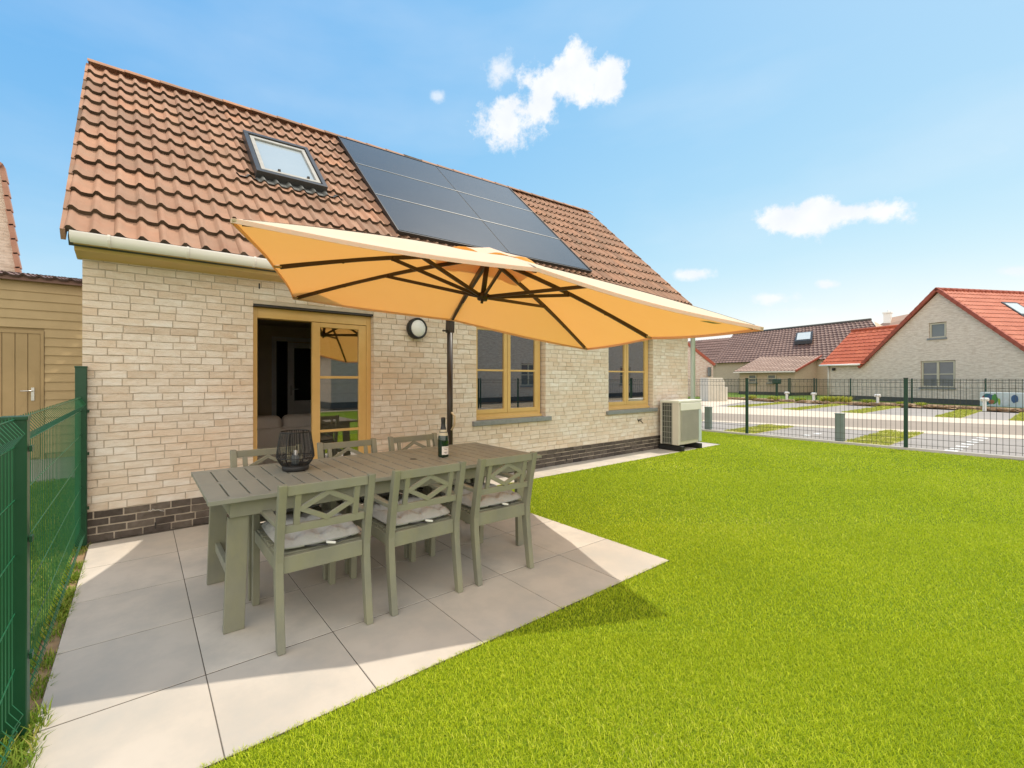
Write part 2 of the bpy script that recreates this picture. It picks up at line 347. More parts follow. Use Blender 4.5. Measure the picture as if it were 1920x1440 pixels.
M['weed'] = mat('yellow_green_leaves', (1, 1, 1), (.8, .8, .7), rough=.7, tone=[(0, (.12, .2, .03)), (.6, (.42, .46, .06)), (1, (.6, .5, .16))], transl=(.3, (.4, .5, .05)))

# ---------------------------------------------------------------- ground and paving
mb = MB(); mb.quad((-150, -150, -.06), (250, -150, -.06), (250, 250, -.06), (-150, 250, -.06)); tag(mb.build('ground', M['earth']), kind='structure')
PX = [-.335, .252, .853, 1.453, 2.053, 2.653, 3.25]; PY = [-3.02, -2.46, -1.855, -1.25, -.645, -.04]
mb = MB(); G = .0028
for i in range(len(PX)-1):
    for j in range(len(PY)-1):
        mb.bb((PX[i]+.0022, PY[j]+.0035, -.03), (PX[i+1]-.0022, PY[j+1]-.0035, random.uniform(-.0008, .0008)), tone=random.random())
mb.build('patio', M['paving'], bevel=.0015, bseg=1); tag(bpy.data.objects['patio'], kind='structure')
mb = MB(); mb.bb((-.335, -3.018, -.05), (3.248, -.005, -.0022)); mb.bb((3.249, -.455, -.05), (9.9, -.005, -.0022)); tag(mb.build('paving_bed', M['joint']), kind='structure')
mb = MB(); x = 3.25
while x < 9.8:
    mb.bb((x+G, -.46, -.03), (min(x+.6, 9.9)-G, -.012, random.uniform(-.0008, .0008)), tone=random.random()); x += .6
tag(mb.build('wall_path', M['paving'], bevel=.0015, bseg=1), kind='structure')
mb = MB()
mb.quad((3.252, -13, -.006), (12.0, -13, -.006), (12.0, -.462, -.006), (3.252, -.462, -.006))
mb.quad((-.37, -13, -.006), (3.25, -13, -.006), (3.25, -3.022, -.006), (-.37, -3.022, -.006))
mb.quad((9.9, -.46, -.006), (12.0, -.46, -.006), (12.0, 9, -.006), (9.9, 9, -.006))
tag(mb.build('turf_base', M['turfbase']), kind='structure')

def blades(n, xr, yr, L, Wd, lean, keep=None, tonef=None, zb=-.006):
    x = rng.uniform(*xr, n); y = rng.uniform(*yr, n)
    if keep is not None:
        k = keep(x, y); x = x[k]; y = y[k]
    n = len(x)
    a = rng.uniform(0, 2*np.pi, n); l = L*rng.uniform(.6, 1.15, n); w = Wd*rng.uniform(.7, 1.3, n)
    le = lean*rng.uniform(.2, 1.2, n)*l; la = a + rng.normal(0, .9, n) + 1.57
    P = np.stack([x, y, np.full(n, zb)], 1); sd = np.stack([np.cos(a)*w/2, np.sin(a)*w/2, np.zeros(n)], 1)
    ld = np.stack([np.cos(la)*le, np.sin(la)*le, np.zeros(n)], 1)
    mid = P + ld*.35 + np.stack([np.zeros(n), np.zeros(n), l*.6], 1)
    top = P + ld + np.stack([np.zeros(n), np.zeros(n), l*np.sqrt(np.clip(1-(lean*.6)**2, .2, 1))], 1)
    V = np.stack([P-sd, P+sd, mid+sd*.85, mid-sd*.85, top], 1).reshape(-1, 3)
    b = np.arange(n)*5
    F = np.concatenate([np.stack([b, b+1, b+2], 1), np.stack([b, b+2, b+3], 1), np.stack([b+3, b+2, b+4], 1)])
    t = rng.random(n) if tonef is None else tonef(x, y, rng.random(n))
    return V, F, np.repeat(t, 5)
def merge(parts):
    Vs, Fs, Ts, o = [], [], [], 0
    for V, F, T in parts: Vs.append(V); Fs.append(F+o); Ts.append(T); o += len(V)
    return np.concatenate(Vs), np.concatenate(Fs), np.concatenate(Ts)
def turf_ok(x, y):
    j = .006*np.sin(x*57)+.004*np.sin(x*131+y*90)
    onp = ((x > -.345) & (x < 3.243-j) & (y > -3.010-j)) | ((y > -.468+j) & (x < 9.9))
    return (~onp) & (x < 11.99) & (x > -.34)
def dband(a, b):
    def k(x, y):
        d = x*.584+(y+4.815)*.812; return turf_ok(x, y) & (d >= a) & (d < b)
    return k
def ttone(x, y, r):
    lo = .5+.25*np.sin(x*1.7+np.sin(y*2.1))*np.sin(y*1.3+1.1*np.sin(x*.9))
    return np.clip(.04+lo*.4 + r**1.4*.68, 0, 1)
parts = []
A = 12.4*8
def nb(dens, xr, yr): return int(dens*(xr[1]-xr[0])*(yr[1]-yr[0]))
for dens, xr, yr, (a, b), L, Wd in [(38000, (-.34, 5), (-5.4, -2.6), (-1.2, 2.4), .019, .0018), (18000, (-.34, 8.5), (-5.8, 0), (2.4, 4.2), .019, .0025), (7500, (1, 12), (-6.5, 0), (4.2, 6.5), .020, .0038), (2800, (2.5, 12), (-8, 9), (6.5, 30), .021, .0068)]:
    parts.append(blades(nb(dens, xr, yr), xr, yr, L, Wd, 1.0, dband(a, b), ttone))
V, F, T = merge(parts)
o = bpy.data.objects.new('artificial_turf', arr_mesh('artificial_turf', V, F, 3, T, M['turf'])); C.objects.link(o)
tag(o, 'bright yellow-green artificial turf lawn around the patio', 'grass', kind='stuff')

# left neighbour lawn and its paving
mb = MB(); mb.quad((-9, -9, -.02), (-.42, -9, -.02), (-.42, 3.3, -.02), (-9, 3.3, -.02)); tag(mb.build('neighbour_lawn', M['lawn']), kind='structure')
mb = MB(); mb.bb((-9, 3.32, -.05), (-.42, 5.5, .0)); tag(mb.build('neighbour_patio', M['paver']), kind='structure')
V, F, T = merge([blades(60000, (-3.2, -.44), (-3.5, 3.28), .05, .006, .7, None, lambda x, y, r: .3+r*.65, -.02)])
o = bpy.data.objects.new('lawn_grass', arr_mesh('lawn_grass', V, F, 3, T, M['grass'])); C.objects.link(o)
tag(o, 'mown green grass of the next garden seen through the left fence', 'grass', kind='stuff')
mb = MB(); mb.quad((-.42, -9, -.028), (-.338, -9, -.028), (-.338, 0, -.028), (-.42, 0, -.028)); tag(mb.build('soil_strip', M['soil']), kind='structure')
def wt(x, y, r): return np.clip(.35+r*.65, 0, 1)
def clump(x, y):
    return (np.sin(y*23)+np.sin(y*9.3+1)+np.sin(y*4.1)*1.2+rng.normal(0, .8, len(x))) > -.2
V, F, T = merge([blades(5200, (-.43, -.325), (-3.3, 0), .05, .005, .9, clump, wt, -.028), blades(1500, (-.45, -.30), (-3.1, -2.2), .085, .006, .8, clump, wt, -.028)])
o = bpy.data.objects.new('weeds', arr_mesh('weeds', V, F, 3, T, M['grass'])); C.objects.link(o)
tag(o, 'dry yellow-green weeds growing between the left fence and the paving', 'weeds', kind='stuff')

# ---------------------------------------------------------------- the house
H = thing('brick_house', 'pale brick house with clay tiled roof, skylight and solar panels behind the patio table', 'house', (4.5, 2.6, 0))
XL, XR = -.38, 9.43; ZT = 2.40; BH = .0655
OPEN = [(.925, 2.237, 0, 2.125), (3.755, 5.12, .785, 2.16), (6.70, 8.115, .80, 2.19)]
def courses(mb, z0, z1, opens, lens, gap=.008, depth=.0):
    z = z0; row = 0
    while z < z1-.02:
        h = min(BH-gap, z1-z)
        # free intervals in this course
        segs = [(XL, XR)]
        for (a, b, c, d) in opens:
            if z+h*.5 > c and z+h*.5 < d:
                ns = []
                for s0, s1 in segs:
                    if b <= s0 or a >= s1: ns.append((s0, s1)); continue
                    if a > s0: ns.append((s0, a))
                    if b < s1: ns.append((b, s1))
                segs = ns
        for s0, s1 in segs:
            x = s0; first = True
            while x < s1-.01:
                L = random.choice(lens)*random.uniform(.93, 1.05)
                if first: L *= (.5 if row % 2 else 1)*random.uniform(.8, 1.1); first = False
                e = min(x+L, s1)
                if s1-e < .06: e = s1
                j = lambda k=.0022: random.uniform(-k, k)
                y = -.006+random.uniform(-.003, .002)
                xa, xb = x+gap/2*(x > s0), e-gap/2*(e < s1)
                za, zb = z+j(.0015), z+h+j(.0015)
                vs = [(xa+j(), y+j(), za+j()), (xb+j(), y+j(), za+j()), (xb+j(), y+j(), zb+j()), (xa+j(), y+j(), zb+j()),
                      (xa-.001, .012, za-.001), (xb+.001, .012, za-.001), (xb+.001, .012, zb+.001), (xa-.001, .012, zb+.001)]
                # mid-edge points give each brick an uneven hand-moulded outline
                n = max(2, int((xb-xa)/.05)); top = []; bot = []
                for k in range(n+1):
                    u = k/n; xx = xa+(xb-xa)*u
                    top.append((xx, y+j(.002), zb+j(.0022))); bot.append((xx, y+j(.002), za+j(.0022)))
                vs = bot+top; m_ = n+1
                vs2 = [(p[0], .012, p[2]) for p in vs]
                fs = [(k, k+1, m_+k+1, m_+k) for k in range(n)]
                o2 = 2*m_
                fs += [(k+o2, k+1+o2, k+1, k) for k in range(n)]
                fs += [(m_+k, m_+k+1, m_+k+1+o2, m_+k+o2) for k in range(n)]
                fs += [(0, m_, m_+o2, o2), (n, n+o2, m_+n+o2, m_+n)]
                mb.add(vs+vs2, fs, tone=min(1, max(0, random.gauss(.6, .20))))
                x = e
        z += BH; row += 1
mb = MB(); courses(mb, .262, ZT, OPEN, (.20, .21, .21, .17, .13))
# returns of the openings (brick reveals)
for (a, b, c, d) in OPEN:
    z = max(c, .262) if c else .262
    k = 0
    while z < d-.02:
        for xx, sg in ((a, -1), (b, 1)):
            e = .105 if k % 2 else .075
            mb.bb((xx-sg*.003, -.004, z+.002), (xx+sg*.02, .03+e, min(z+BH-.008, d)), tone=random.gauss(.5, .2))
        z += BH; k += 1
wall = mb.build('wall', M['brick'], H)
mb = MB()
def slab_with_holes(mb, y0, y1, z0, z1, opens):
    xs = sorted(set([XL+.004, XR-.004]+[v for o_ in opens for v in o_[:2]]))
    for i in range(len(xs)-1):
        a, b = xs[i], xs[i+1]
        hole = [o_ for o_ in opens if o_[0] <= a+1e-6 and o_[1] >= b-1e-6]
        if hole:
            o_ = hole[0]
            if o_[2] > z0: mb.bb((a, y0, z0), (b, y1, o_[2]))
            if o_[3] < z1: mb.bb((a, y0, o_[3]), (b, y1, z1))
        else: mb.bb((a, y0, z0), (b, y1, z1))
slab_with_holes(mb, .0015, .30, 0, ZT+.1, OPEN)
mb.build('mortar', M['mortar'], wall)
mb = MB(); 
# rear, left and right walls of the body with gables
for xx, sg in ((XL, 1), (XR, -1)):
    pts = [(0, .3), (5.3, .3), (5.3, 2.5), (2.65, 5.2), (0, 2.5)]
    f = [(xx, y, z) for y, z in pts]; g = [(xx+sg*.25, y, z) for y, z in pts]
    n = len(pts)
    mb.add([(p[0], p[1]+.0045, p[2]) for p in f]+[(p[0], p[1]+.0045, p[2]) for p in g], [tuple(range(n)), tuple(range(n, 2*n))]+[(i, (i+1) % n, n+(i+1) % n, n+i) for i in range(n)],
           uvs=[pts, pts]+[[(0, 0)]*4]*n)
mb.add([(XL, 5.3, 0), (XR, 5.3, 0), (XR, 5.3, 2.5), (XL, 5.3, 2.5)], [(0, 1, 2, 3)], uvs=[[(0, 0), (9.8, 0), (9.8, 2.5), (0, 2.5)]])
mb.build('gable_wall', M['gbrick'], H)
mb = MB()
z = 0; row = 0
P_OPEN = [(.925, 2.237, -1, 2.1)]
courses(mb, .002, .262, [(.925, 99, -1, 2.1)], (.21, .2, .21, .16), gap=.011); mb.build('plinth', M['dbrick'], H)
mb = MB(); courses(mb, .002, .262, [(-99, 2.237, -1, 2.1)], (.21, .2, .21, .16), gap=.011); mb.build('plinth', M['dbrick'], H)
for a_, b_ in ((XL, XL+.25), (XR-.25, XR)): mb = MB(); mb.bb((a_, .0135, 0), (b_, 5.3, .30)); mb.build('side_plinth', M['dbrick'], H)
# weep holes
for xx, zz in ((.985, 2.275), (.12, .03), (3.1, .03), (5.6, .03)):
    mb = MB(); mb.bb((xx-.006, -.0095, zz), (xx+.006, -.001, zz+.055)); mb.build('weep_hole', M['black'], H)
# chalk mark on plinth, small rust mark
mb = MB()
pts = [(.07, .205), (.085, .19), (.10, .21), (.12, .195), (.14, .2), (.16, .185), (.19, .175)]
mb.tube([(x, -.0105, z) for x, z in pts], .0022, 5); mb.build('chalk_mark', M['white'], wall)
mb = MB()
for p0, p1 in [((7.58, .62), (7.62, .55)), ((7.62, .60), (7.72, .61)), ((7.66, .58), (7.75, .53)), ((7.60, .585), (7.70, .57))]:
    mb.tube([(p0[0], -.012, p0[1]), (p1[0], -.013, p1[1])], .006, 5)
mb.build('wall_cable_stub', M['iblack'], wall)

# roof
def roof_tiles(mb, P00, P10, P01, P11, rows, period, amp, lip, ns=8, per_tile=2):
    P00, P10, P01, P11 = [Vector(p) for p in (P00, P10, P01, P11)]
    L = (P10-P00).length; nw = max(2, round(L/period/per_tile)); nx = ns*per_tile
    Nn = (P10-P00).cross(P01-P00).normalized()
    if Nn.z < 0: Nn = -Nn
    prof = []
    for k in range(nx+1):
        p = (k/ns) % 1.0
        # steep left flank, rounded roll, shallow pan
        h = (math.sin(math.pi/2*p/.18) if p < .18 else (.5+.5*math.cos(math.pi*(p-.20)/.34) if .20 < p < .54 else (1 if p <= .20 else 0)))
        prof.append(amp*(h if p < .54 else -.10*math.sin(math.pi*(p-.54)/.46)))
    def pt(u, t): return (P00*(1-u)+P10*u)*(1-t)+(P01*(1-u)+P11*u)*t
    for r in range(rows):
        t0 = r/rows-.004; t1 = (r+1)/rows+.012
        for i in range(nw):
            tn = min(1, max(.12, random.gauss(.5, .2))); dz = random.uniform(-.0015, .0015); dt = random.uniform(-.0012, .0012)
            lo = []; hi = []; lb = []
            for k in range(nx+1):
                u = (i+k/nx)/nw
                lo.append(pt(u, t0+dt)+Nn*(prof[k]+lip+dz)); hi.append(pt(u, t1)+Nn*(prof[k]*.9+.002)); lb.append(pt(u, t0+dt+.001)+Nn*(prof[k]+dz-.014))
            n = nx+1
            mb.add(lo+hi, [(k, k+1, n+k+1, n+k) for k in range(nx)], tn, smooth=True)
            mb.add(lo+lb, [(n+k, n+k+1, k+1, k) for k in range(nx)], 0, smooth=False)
    return pt, Nn
E0, E1 = Vector((-.465, -.30, 2.49)), Vector((9.86, -.30, 2.49)); R0, R1 = Vector((-.53, 2.60, 5.375)), Vector((9.86, 2.86, 5.79))
mb = MB(); rpt, RN = roof_tiles(mb, E0, E1, R0, R1, 13, .150, .036, .044, 8)
RN = ((E1-E0).cross(R0-E0)).normalized()
roof = mb.build('roof', M['tile'], H)
mb = MB()
# underlay deck below the tiles, rear slope and verge boards
def pr_(u, t, off=0): return rpt(u, t)+RN*off
mb.add([pr_(.002, 0, -.03), pr_(.998, 0, -.03), pr_(.998, 1, -.03), pr_(.002, 1, -.03), pr_(.002, 0, -.11), pr_(.998, 0, -.11), pr_(.998, 1, -.11), pr_(.002, 1, -.11)],
       [(0, 1, 2, 3), (4, 7, 6, 5), (0, 4, 5, 1), (1, 5, 6, 2), (3, 2, 6, 7), (0, 3, 7, 4)])
mb.build('roof_deck', M['nplinth'], roof)
mb = MB(); b0, b1 = Vector((-.55, 5.6, 2.4)), Vector((9.86, 5.6, 2.4))
mb.add([R0+Vector((0, 0, .02)), R1+Vector((0, 0, .02)), b1, b0, R0-Vector((0, 0, .1)), R1-Vector((0, 0, .1)), b1-Vector((0, 0, .12)), b0-Vector((0, 0, .12))], [(3, 2, 1, 0), (4, 5, 6, 7), (0, 4, 7, 3), (1, 2, 6, 5), (2, 3, 7, 6)])
mb.build('rear_roof_slope', M['ridge'], roof)
# ridge caps
mb = MB(); n = 27; d = (R1-R0)
for i in range(n):
    a = R0+d*(i/n)+Vector((-.0, .01, .035)); b = R0+d*((i+1)/n+.004)+Vector((0, .01, .035)); tn = random.random()
    vs = []; K = 8
    for q, rr in ((a, .118), (b, .105)):
        for k in range(K+1):
            an = math.pi*(k/K); vs.append(q+Vector((0, -math.cos(an)*rr, math.sin(an)*rr*.62-.015)))
    fs = [(k, k+1, K+2+k, K+1+k) for k in range(K)]
    mb.add(vs, fs, tn, smooth=True)
    vs = []
    for rr in (.118, .09):
        for k in range(K+1):
            an = math.pi*(k/K); vs.append(a+Vector((0, -math.cos(an)*rr, math.sin(an)*rr*.62-.015)))
    mb.add(vs, fs, tn)
mb.build('ridge_cap', M['tile'], roof)
# verge tiles down the right and left edges
for u, du in ((0.0, -.003), (1.0, .0)):
    mb = MB()
    for r in range(13):
        p0 = pr_(u, r/13-.004, .03); p1 = pr_(u, (r+1)/13+.01, .015)
        mb.bar(p0+Vector((du, 0, -.035)), p1+Vector((du, 0, -.035)), .03, .09, up=RN, tone=random.random())
    mb.build('verge_tile', M['tile'], roof)
# solar panels
PT = [.245, .482, .722, .962]; PXs = [(2.75, 4.705), (4.725, 6.70)]
def upar(x, t): a_ = -.465-.065*t; return (x-a_)/(9.86-a_)
for j in range(3):
    for (xa, xb) in PXs:
        t0, t1 = PT[j]+.004, PT[j+1]-.004
        q = [pr_(upar(xa, t0), t0, .115), pr_(upar(xb, t0), t0, .115), pr_(upar(xb, t1), t1, .115), pr_(upar(xa, t1), t1, .115)]
        mb = MB(); mb.add([p-RN*.004 for p in q]+[p-RN*.03 for p in q], [(0, 1, 2, 3), (7, 6, 5, 4), (0, 4, 5, 1), (1, 5, 6, 2), (2, 6, 7, 3), (3, 7, 4, 0)])
        pn = mb.build('solar_panel', M['solar'], roof)
mb = MB()
# thin aluminium edges between rows and dark edge frame
for j in range(4):
    t = PT[j]
    a = pr_(upar(2.74, t), t, .106); b = pr_(upar(6.71, t), t, .106)
    if j in (1, 2): mb.bar(a, b, .015, .018, up=RN)
mb.build('mounting_rail', M['alu'], roof)
mb = MB()
for x in (2.738, 6.712):
    a = pr_(upar(x, .24), .24, .095); b = pr_(upar(x, .965), .965, .095); mb.bar(a, b, .018, .055, up=RN)
mb.bar(pr_(upar(4.715, .24), .24, .100), pr_(upar(4.715, .965), .965, .100), .014, .012, up=RN)
for t in (.241, .966): mb.bar(pr_(upar(2.74, t), t, .09), pr_(upar(6.71, t), t, .09), .016, .05, up=RN)
for k in range(8):
    x = 2.9+k*.53
    mb.bar(pr_(upar(x, .25), .25, .055), pr_(upar(x, .955), .955, .055), .03, .04, up=RN)
mb.build('panel_frame', M['black'], roof)
# skylight
sk = MB(); X0, X1, T0, T1 = 1.165, 1.975, .437, .718
def sp(x, t, o): return pr_(upar(x, t), t, o)
def frame(mb, x0, x1, t0, t1, w, wt, off, h):
    mb.bar(sp(x0, t0, off), sp(x0, t1, off), w, h, up=RN); mb.bar(sp(x1, t0, off), sp(x1, t1, off), w, h, up=RN)
    mb.bar(sp(x0-w/2, t0, off), sp(x1+w/2, t0, off), w, h, up=RN); mb.bar(sp(x0-w/2, t1, off), sp(x1+w/2, t1, off), w*1.2, h*1.05, up=RN)
frame(sk, X0, X1, T0, T1, .055, 0, .075, .11)
skf = sk.build('skylight', M['dgrey'], roof, bevel=.004)
sk = MB(); frame(sk, X0+.065, X1-.065, T0+.022, T1-.024, .05, 0, .085, .07); sk.build('sash', M['skyframe'], skf, bevel=.003)
sk = MB(); sk.add([sp(X0+.05, T0+.01, .095), sp(X1-.05, T0+.01, .095), sp(X1-.05, T1-.01, .095), sp(X0+.05, T1-.01, .095)], [(0, 1, 2, 3)])
sk.build('pane', M['tglass'], skf)
sk = MB(); sk.add([sp(X0, T0, .045), sp(X1, T0, .045), sp(X1, T1, .045), sp(X0, T1, .045)], [(0, 1, 2, 3)]); sk.build('shaft', M['white'], skf)
for x in (1.42, 1.78): sk = MB(); sk.box(sp(x, T0+.03, .125), (.03, .03, .025)); sk.build('latch', M['dgrey'], skf)
# pleated flashing apron over the tiles below the skylight, and side flashings
ap = MB(); n = 120; xa, xb = .92, 2.22; vs = []
for k in range(n+1):
    x = xa+(xb-xa)*k/n; ph = (upar(x, .42)*68) % 1.0; w = .034*(math.sin(math.pi/2*ph/.18) if ph < .18 else (.5+.5*math.cos(math.pi*(ph-.20)/.34) if .20 < ph < .54 else (1 if ph <= .20 else 0)))
    inn = X0-.02 < x < X1+.02
    vs += [sp(x, (.398 if inn else .410), w+.052), sp(x, .4305 if not inn else .44, w+.02+(.014 if inn else 0))]
ap.add(vs, [(2*k, 2*k+2, 2*k+3, 2*k+1) for k in range(n)], smooth=True); ap.build('flashing', M['lead'], skf, solid=.003)
# gutter with brackets, fascia board
gt = MB(); n = 10; prof = []
for k in range(n+1):
    a = math.pi+math.pi*k/n; prof.append((-.335+.060*math.cos(a), 2.478+.060*math.sin(a)*1.05))
prof = [(prof[0][0]+.012, prof[0][1]+.006), (prof[0][0]-.003, prof[0][1]+.009)]+prof
xs = [-.425, 9.88]
vs = [(x, y, z) for x in xs for y, z in prof]; m_ = len(prof)
gt.add(vs, [(k, m_+k, m_+k+1, k+1) for k in range(m_-1)], smooth=True)
for x in xs: gt.add([(x, y, z) for y, z in prof[2:]], [tuple(range(m_-2))])
gut = gt.build('gutter', M['gutter'], H, solid=.004)
x = -.19
while x < 9.7:
    bk = MB(); pts = [(x, -.335+.066*math.cos(a), 2.478+.068*math.sin(a)) for a in [math.pi*(1+k/8) for k in range(9)]]
    pts = [(x, -.40, 2.494)]+pts
    for p, q in zip(pts[:-1], pts[1:]): bk.bar(p, q, .018, .004)
    bk.build('gutter_bracket', M['gutter'], gut); x += .53
fb = MB(); prof = [(-.262, 2.47), (-.262, 2.44), (-.235, 2.425), (-.20, 2.42), (-.19, 2.39), (-.05, 2.375), (-.02, 2.365), (.05, 2.365), (.05, 2.52), (-.2, 2.52)]
m_ = len(prof); xs = [XL-.035, XR+.3]
fb.add([(x, y, z) for x in xs for y, z in prof], [(k, (k+1) % m_, m_+(k+1) % m_, m_+k) for k in range(m_)]+[tuple(range(m_))[::-1], tuple(range(m_, 2*m_))])
fb.build('fascia_board', M['fascia'], H)
dp = MB(); dp.tube([(9.53, -.335, 2.43), (9.53, -.28, 2.40), (9.53, -.12, 2.36), (9.52, -.065, 2.32), (9.52, -.065, .02)], .046, 14)
dp.build('downpipe', M['zinc'], H)

# door and windows
def framebox(mb, x0, x1, z0, z1, y0, y1, w, wb=None, wt=None):
    wb = w if wb is None else wb; wt = w if wt is None else wt
    mb.bb((x0, y0, z0), (x0+w, y1, z1)); mb.bb((x1-w, y0, z0), (x1, y1, z1))
    mb.bb((x0+w, y0+.0012, z1-wt), (x1-w, y1-.0012, z1)); mb.bb((x0+w, y0+.0012, z0), (x1-w, y1-.0012, z0+wb))
# sliding door
a, b, c, d = OPEN[0]
mb = MB(); mb.bb((a+.002, .012, d-.022), (b-.002, .12, d+.001)); mb.build('door_lintel', M['black'], H)
mb = MB(); framebox(mb, a+.003, b-.003, .002, d-.024, .075, .20, .055, .04, .105)
dr = mb.build('sliding_door', M['wood'], H, bevel=.003)
mb = MB(); framebox(mb, 1.545, b-.06, .045, d-.133, .085, .13, .088, .12, .05)
for z in (1.385, .785): mb.bb((1.633, .092, z-.014), (b-.148, .125, z+.014))
sash = mb.build('door_sash', M['wood'], dr, bevel=.003)
mb = MB(); mb.bb((1.63, .106, .15), (b-.14, .109, d-.17)); mb.build('glass_pane', M['gglass'], sash)
def window(a, b, c, d, mullion, muntin):
    mb = MB(); framebox(mb, a-.03, b-.028, c+.012, d+.02, .085, .17, .06, .085, .07)
    mb.bb((a, .060, c+.005), (b-.02, .084, c+.042))
    w = mb.build('window', M['wood'], H, bevel=.003)
    for x0, x1 in ((a+.028, mullion-.004), (mullion+.004, b-.088)):
        mb = MB(); framebox(mb, x0, x1, c+.09, d-.045, .075, .125, .058, .058, .055)
        mb.bb((x0+.058, .083, muntin-.013), (x1-.058, .118, muntin+.013))
        s_ = mb.build('sash', M['wood'], w, bevel=.003)
        mb = MB(); mb.bb((x0+.05, .098, c+.14), (x1-.05, .101, d-.09)); mb.build('pane', M['glass'], s_)
    mb = MB(); mb.bb((a-.07, -.055, c-.060), (b+.085, .08, c+.003)); mb.build('sill', M['bluestone'], H, bevel=.004)
window(*OPEN[1], 4.40, 1.49); window(*OPEN[2], 7.36, 1.50)

# interior
rm = MB()
rm.bb((-.1, .31, -.02), (9.2, 4.3, .0)); rm.build('room_floor', M['floor'], H)
rm = MB(); rm.bb((-.1, .302, 2.36), (9.2, 4.3, 2.40)); rm.bb((-.12, .302, 0), (-.1, 4.3, 2.36)); rm.bb((9.2, .302, 0), (9.22, 4.3, 2.36)); rm.bb((5.6, .302, 0), (5.7, 4.0, 2.36))
rm.bb((-.1, 4.0, 0), (2.08, 4.1, 2.36)); rm.bb((2.08, 4.0, 2.1), (3.1, 4.1, 2.36)); rm.bb((3.1, 4.0, 0), (9.2, 4.1, 2.36))
rm.build('room_wall', M['iwall'], H)
rm = MB(); rm.bb((2.02, 3.97, 0), (2.10, 3.998, 2.16)); rm.bb((2.10, 3.97, 2.08), (3.1, 3.998, 2.16)); rm.bb((3.06, 3.97, 0), (3.12, 3.998, 2.08)); rm.build('inner_door_frame', M['white'], H)
rm = MB(); framebox(rm, 2.30, 3.05, 0, 2.06, 3.95, 3.968, .12, .95, .1); idr = rm.build('inner_door', M['white'], H)
rm = MB(); rm.bb((2.42, 3.955, .95), (2.93, 3.962, 1.96)); rm.build('glass_panel', M['iblack'], idr)
rm = MB(); rm.tube([(2.36, 3.95, 1.17), (2.36, 3.90, 1.17), (2.48, 3.90, 1.17)], .009, 8); rm.bb((2.345, 3.94, 1.05), (2.375, 3.95, 1.24)); rm.build('handle', M['steel'], idr)
rm = MB(); rm.bb((2.10, 4.05, 0), (2.32, 4.09, 2.1)); rm.build('dark_doorway', M['iblack'], H)
sf = thing('sofa', 'grey upholstered sofa seen through the open half of the sliding door', 'sofa', (1.6, 1.9, 0))
mb = MB(); mb.bb((.55, 1.55, .06), (2.75, 1.75, .70)); mb.build('back', M['sofa'], sf, bevel=.05, bseg=4)
mb = MB(); mb.bb((.55, 1.76, .06), (2.75, 2.5, .42)); mb.build('base', M['sofa'], sf, bevel=.03, bseg=3)
for x0, x1 in ((.72, 1.62), (1.64, 2.58)):
    mb = MB(); mb.bb((x0, 1.60, .55), (x1, 1.86, .86)); mb.build('back_cushion', M['sofa'], sf, bevel=.09, bseg=6)
for x0 in (.38, 2.76):
    mb = MB(); mb.bb((x0, 1.55, .06), (x0+.17, 2.5, .58)); mb.build('armrest', M['sofa'], sf, bevel=.04, bseg=4)
# hanging lamp and wall picture behind the far window
pl = thing('pendant_lamp', 'round pale green pendant lamp hanging behind the far window', 'lamp', (7.25, .9, 1.35))
mb = MB(); mb.lathe((7.25, .9, 1.35), [(.0, .17), (.10, .155), (.17, .09), (.19, 0), (.16, -.09), (.06, -.15), (0, -.16)], 24); mb.build('lamp_shade', M['lampw'], pl)
mb = MB(); mb.tube([(7.25, .9, 1.52), (7.25, .9, 2.36)], .004, 6); mb.build('cord', M['black'], pl)

# wall lamp
wl = thing('wall_lamp', 'round black bulkhead lamp with frosted cover on the brick wall', 'wall lamp', (2.79, -.01, 1.99))
mb = MB(); mb.lathe((2.79, -.008, 1.99), [(.0, 0), (.125, 0), (.13, .02), (.13, .075), (.122, .086), (.105, .088), (.102, .07)], 40, axis='y'); mb.build('housing', M['black'], wl)
mb = MB(); mb.lathe((2.79, -.008, 1.99), [(.103, .078), (.08, .096), (.04, .106), (.0, .109)], 40, axis='y'); mb.build('cover', M['lampw'], wl)

# ---------------------------------------------------------------- air conditioner
ac = thing('heat_pump_unit', 'cream outdoor heat pump unit on two black feet against the brick wall', 'air conditioner', (8.65, -.27, 0))
x0, x1, y0, y1, z0, z1 = 8.22, 9.08, -.45, -.09, .115, .93
mb = MB(); mb.bb((x0+.02, y0+.01, z0), (x1-.01, y1-.01, z1-.02)); cs = mb.build('casing', M['acw'], ac, bevel=.012, bseg=3)
mb = MB(); mb.bb((x0-.006, y0-.012, z1-.02), (x1+.006, y1+.006, z1+.03)); mb.build('lid', M['actop'], ac, bevel=.012, bseg=3)
mb = MB(); mb.bb((x0-.004, y0-.006, z0), (x0+.022, y0+.125, z1-.022)); mb.bb((x0-.004, y1-.03, z0), (x0+.022, y1, z1-.022)); mb.build('corner_panel', M['acw'], ac, bevel=.006)
mb = MB(); mb.bb((x0+.008, y0+.126, z0+.01), (x0+.0195, y1-.031, z1-.03)); mb.build('condenser', M['coil'], ac)
mb = MB()
for k in range(6): y = y0+.135+k*.036; mb.tube([(x0-.002, y, z0+.01), (x0-.002, y, z1-.03)], .0035, 5)
for k in range(8): z = z0+.03+k*.102; mb.tube([(x0-.004, y0+.128, z), (x0-.004, y1-.033, z)], .003, 5)
mb.build('coil_guard', M['acg'], ac)
mb = MB(); mb.bb((x0+.06, y0-.014, z1-.165), (x1-.01, y0+.009, z1-.024)); mb.build('front_hood', M['actop'], ac, bevel=.008)
mb = MB()
n = 26
for k in range(n): x = x0+.09+k*(.64/(n-1)); mb.bb((x-.004, y0-.010, z0+.07), (x+.004, y0-.002, z1-.17))
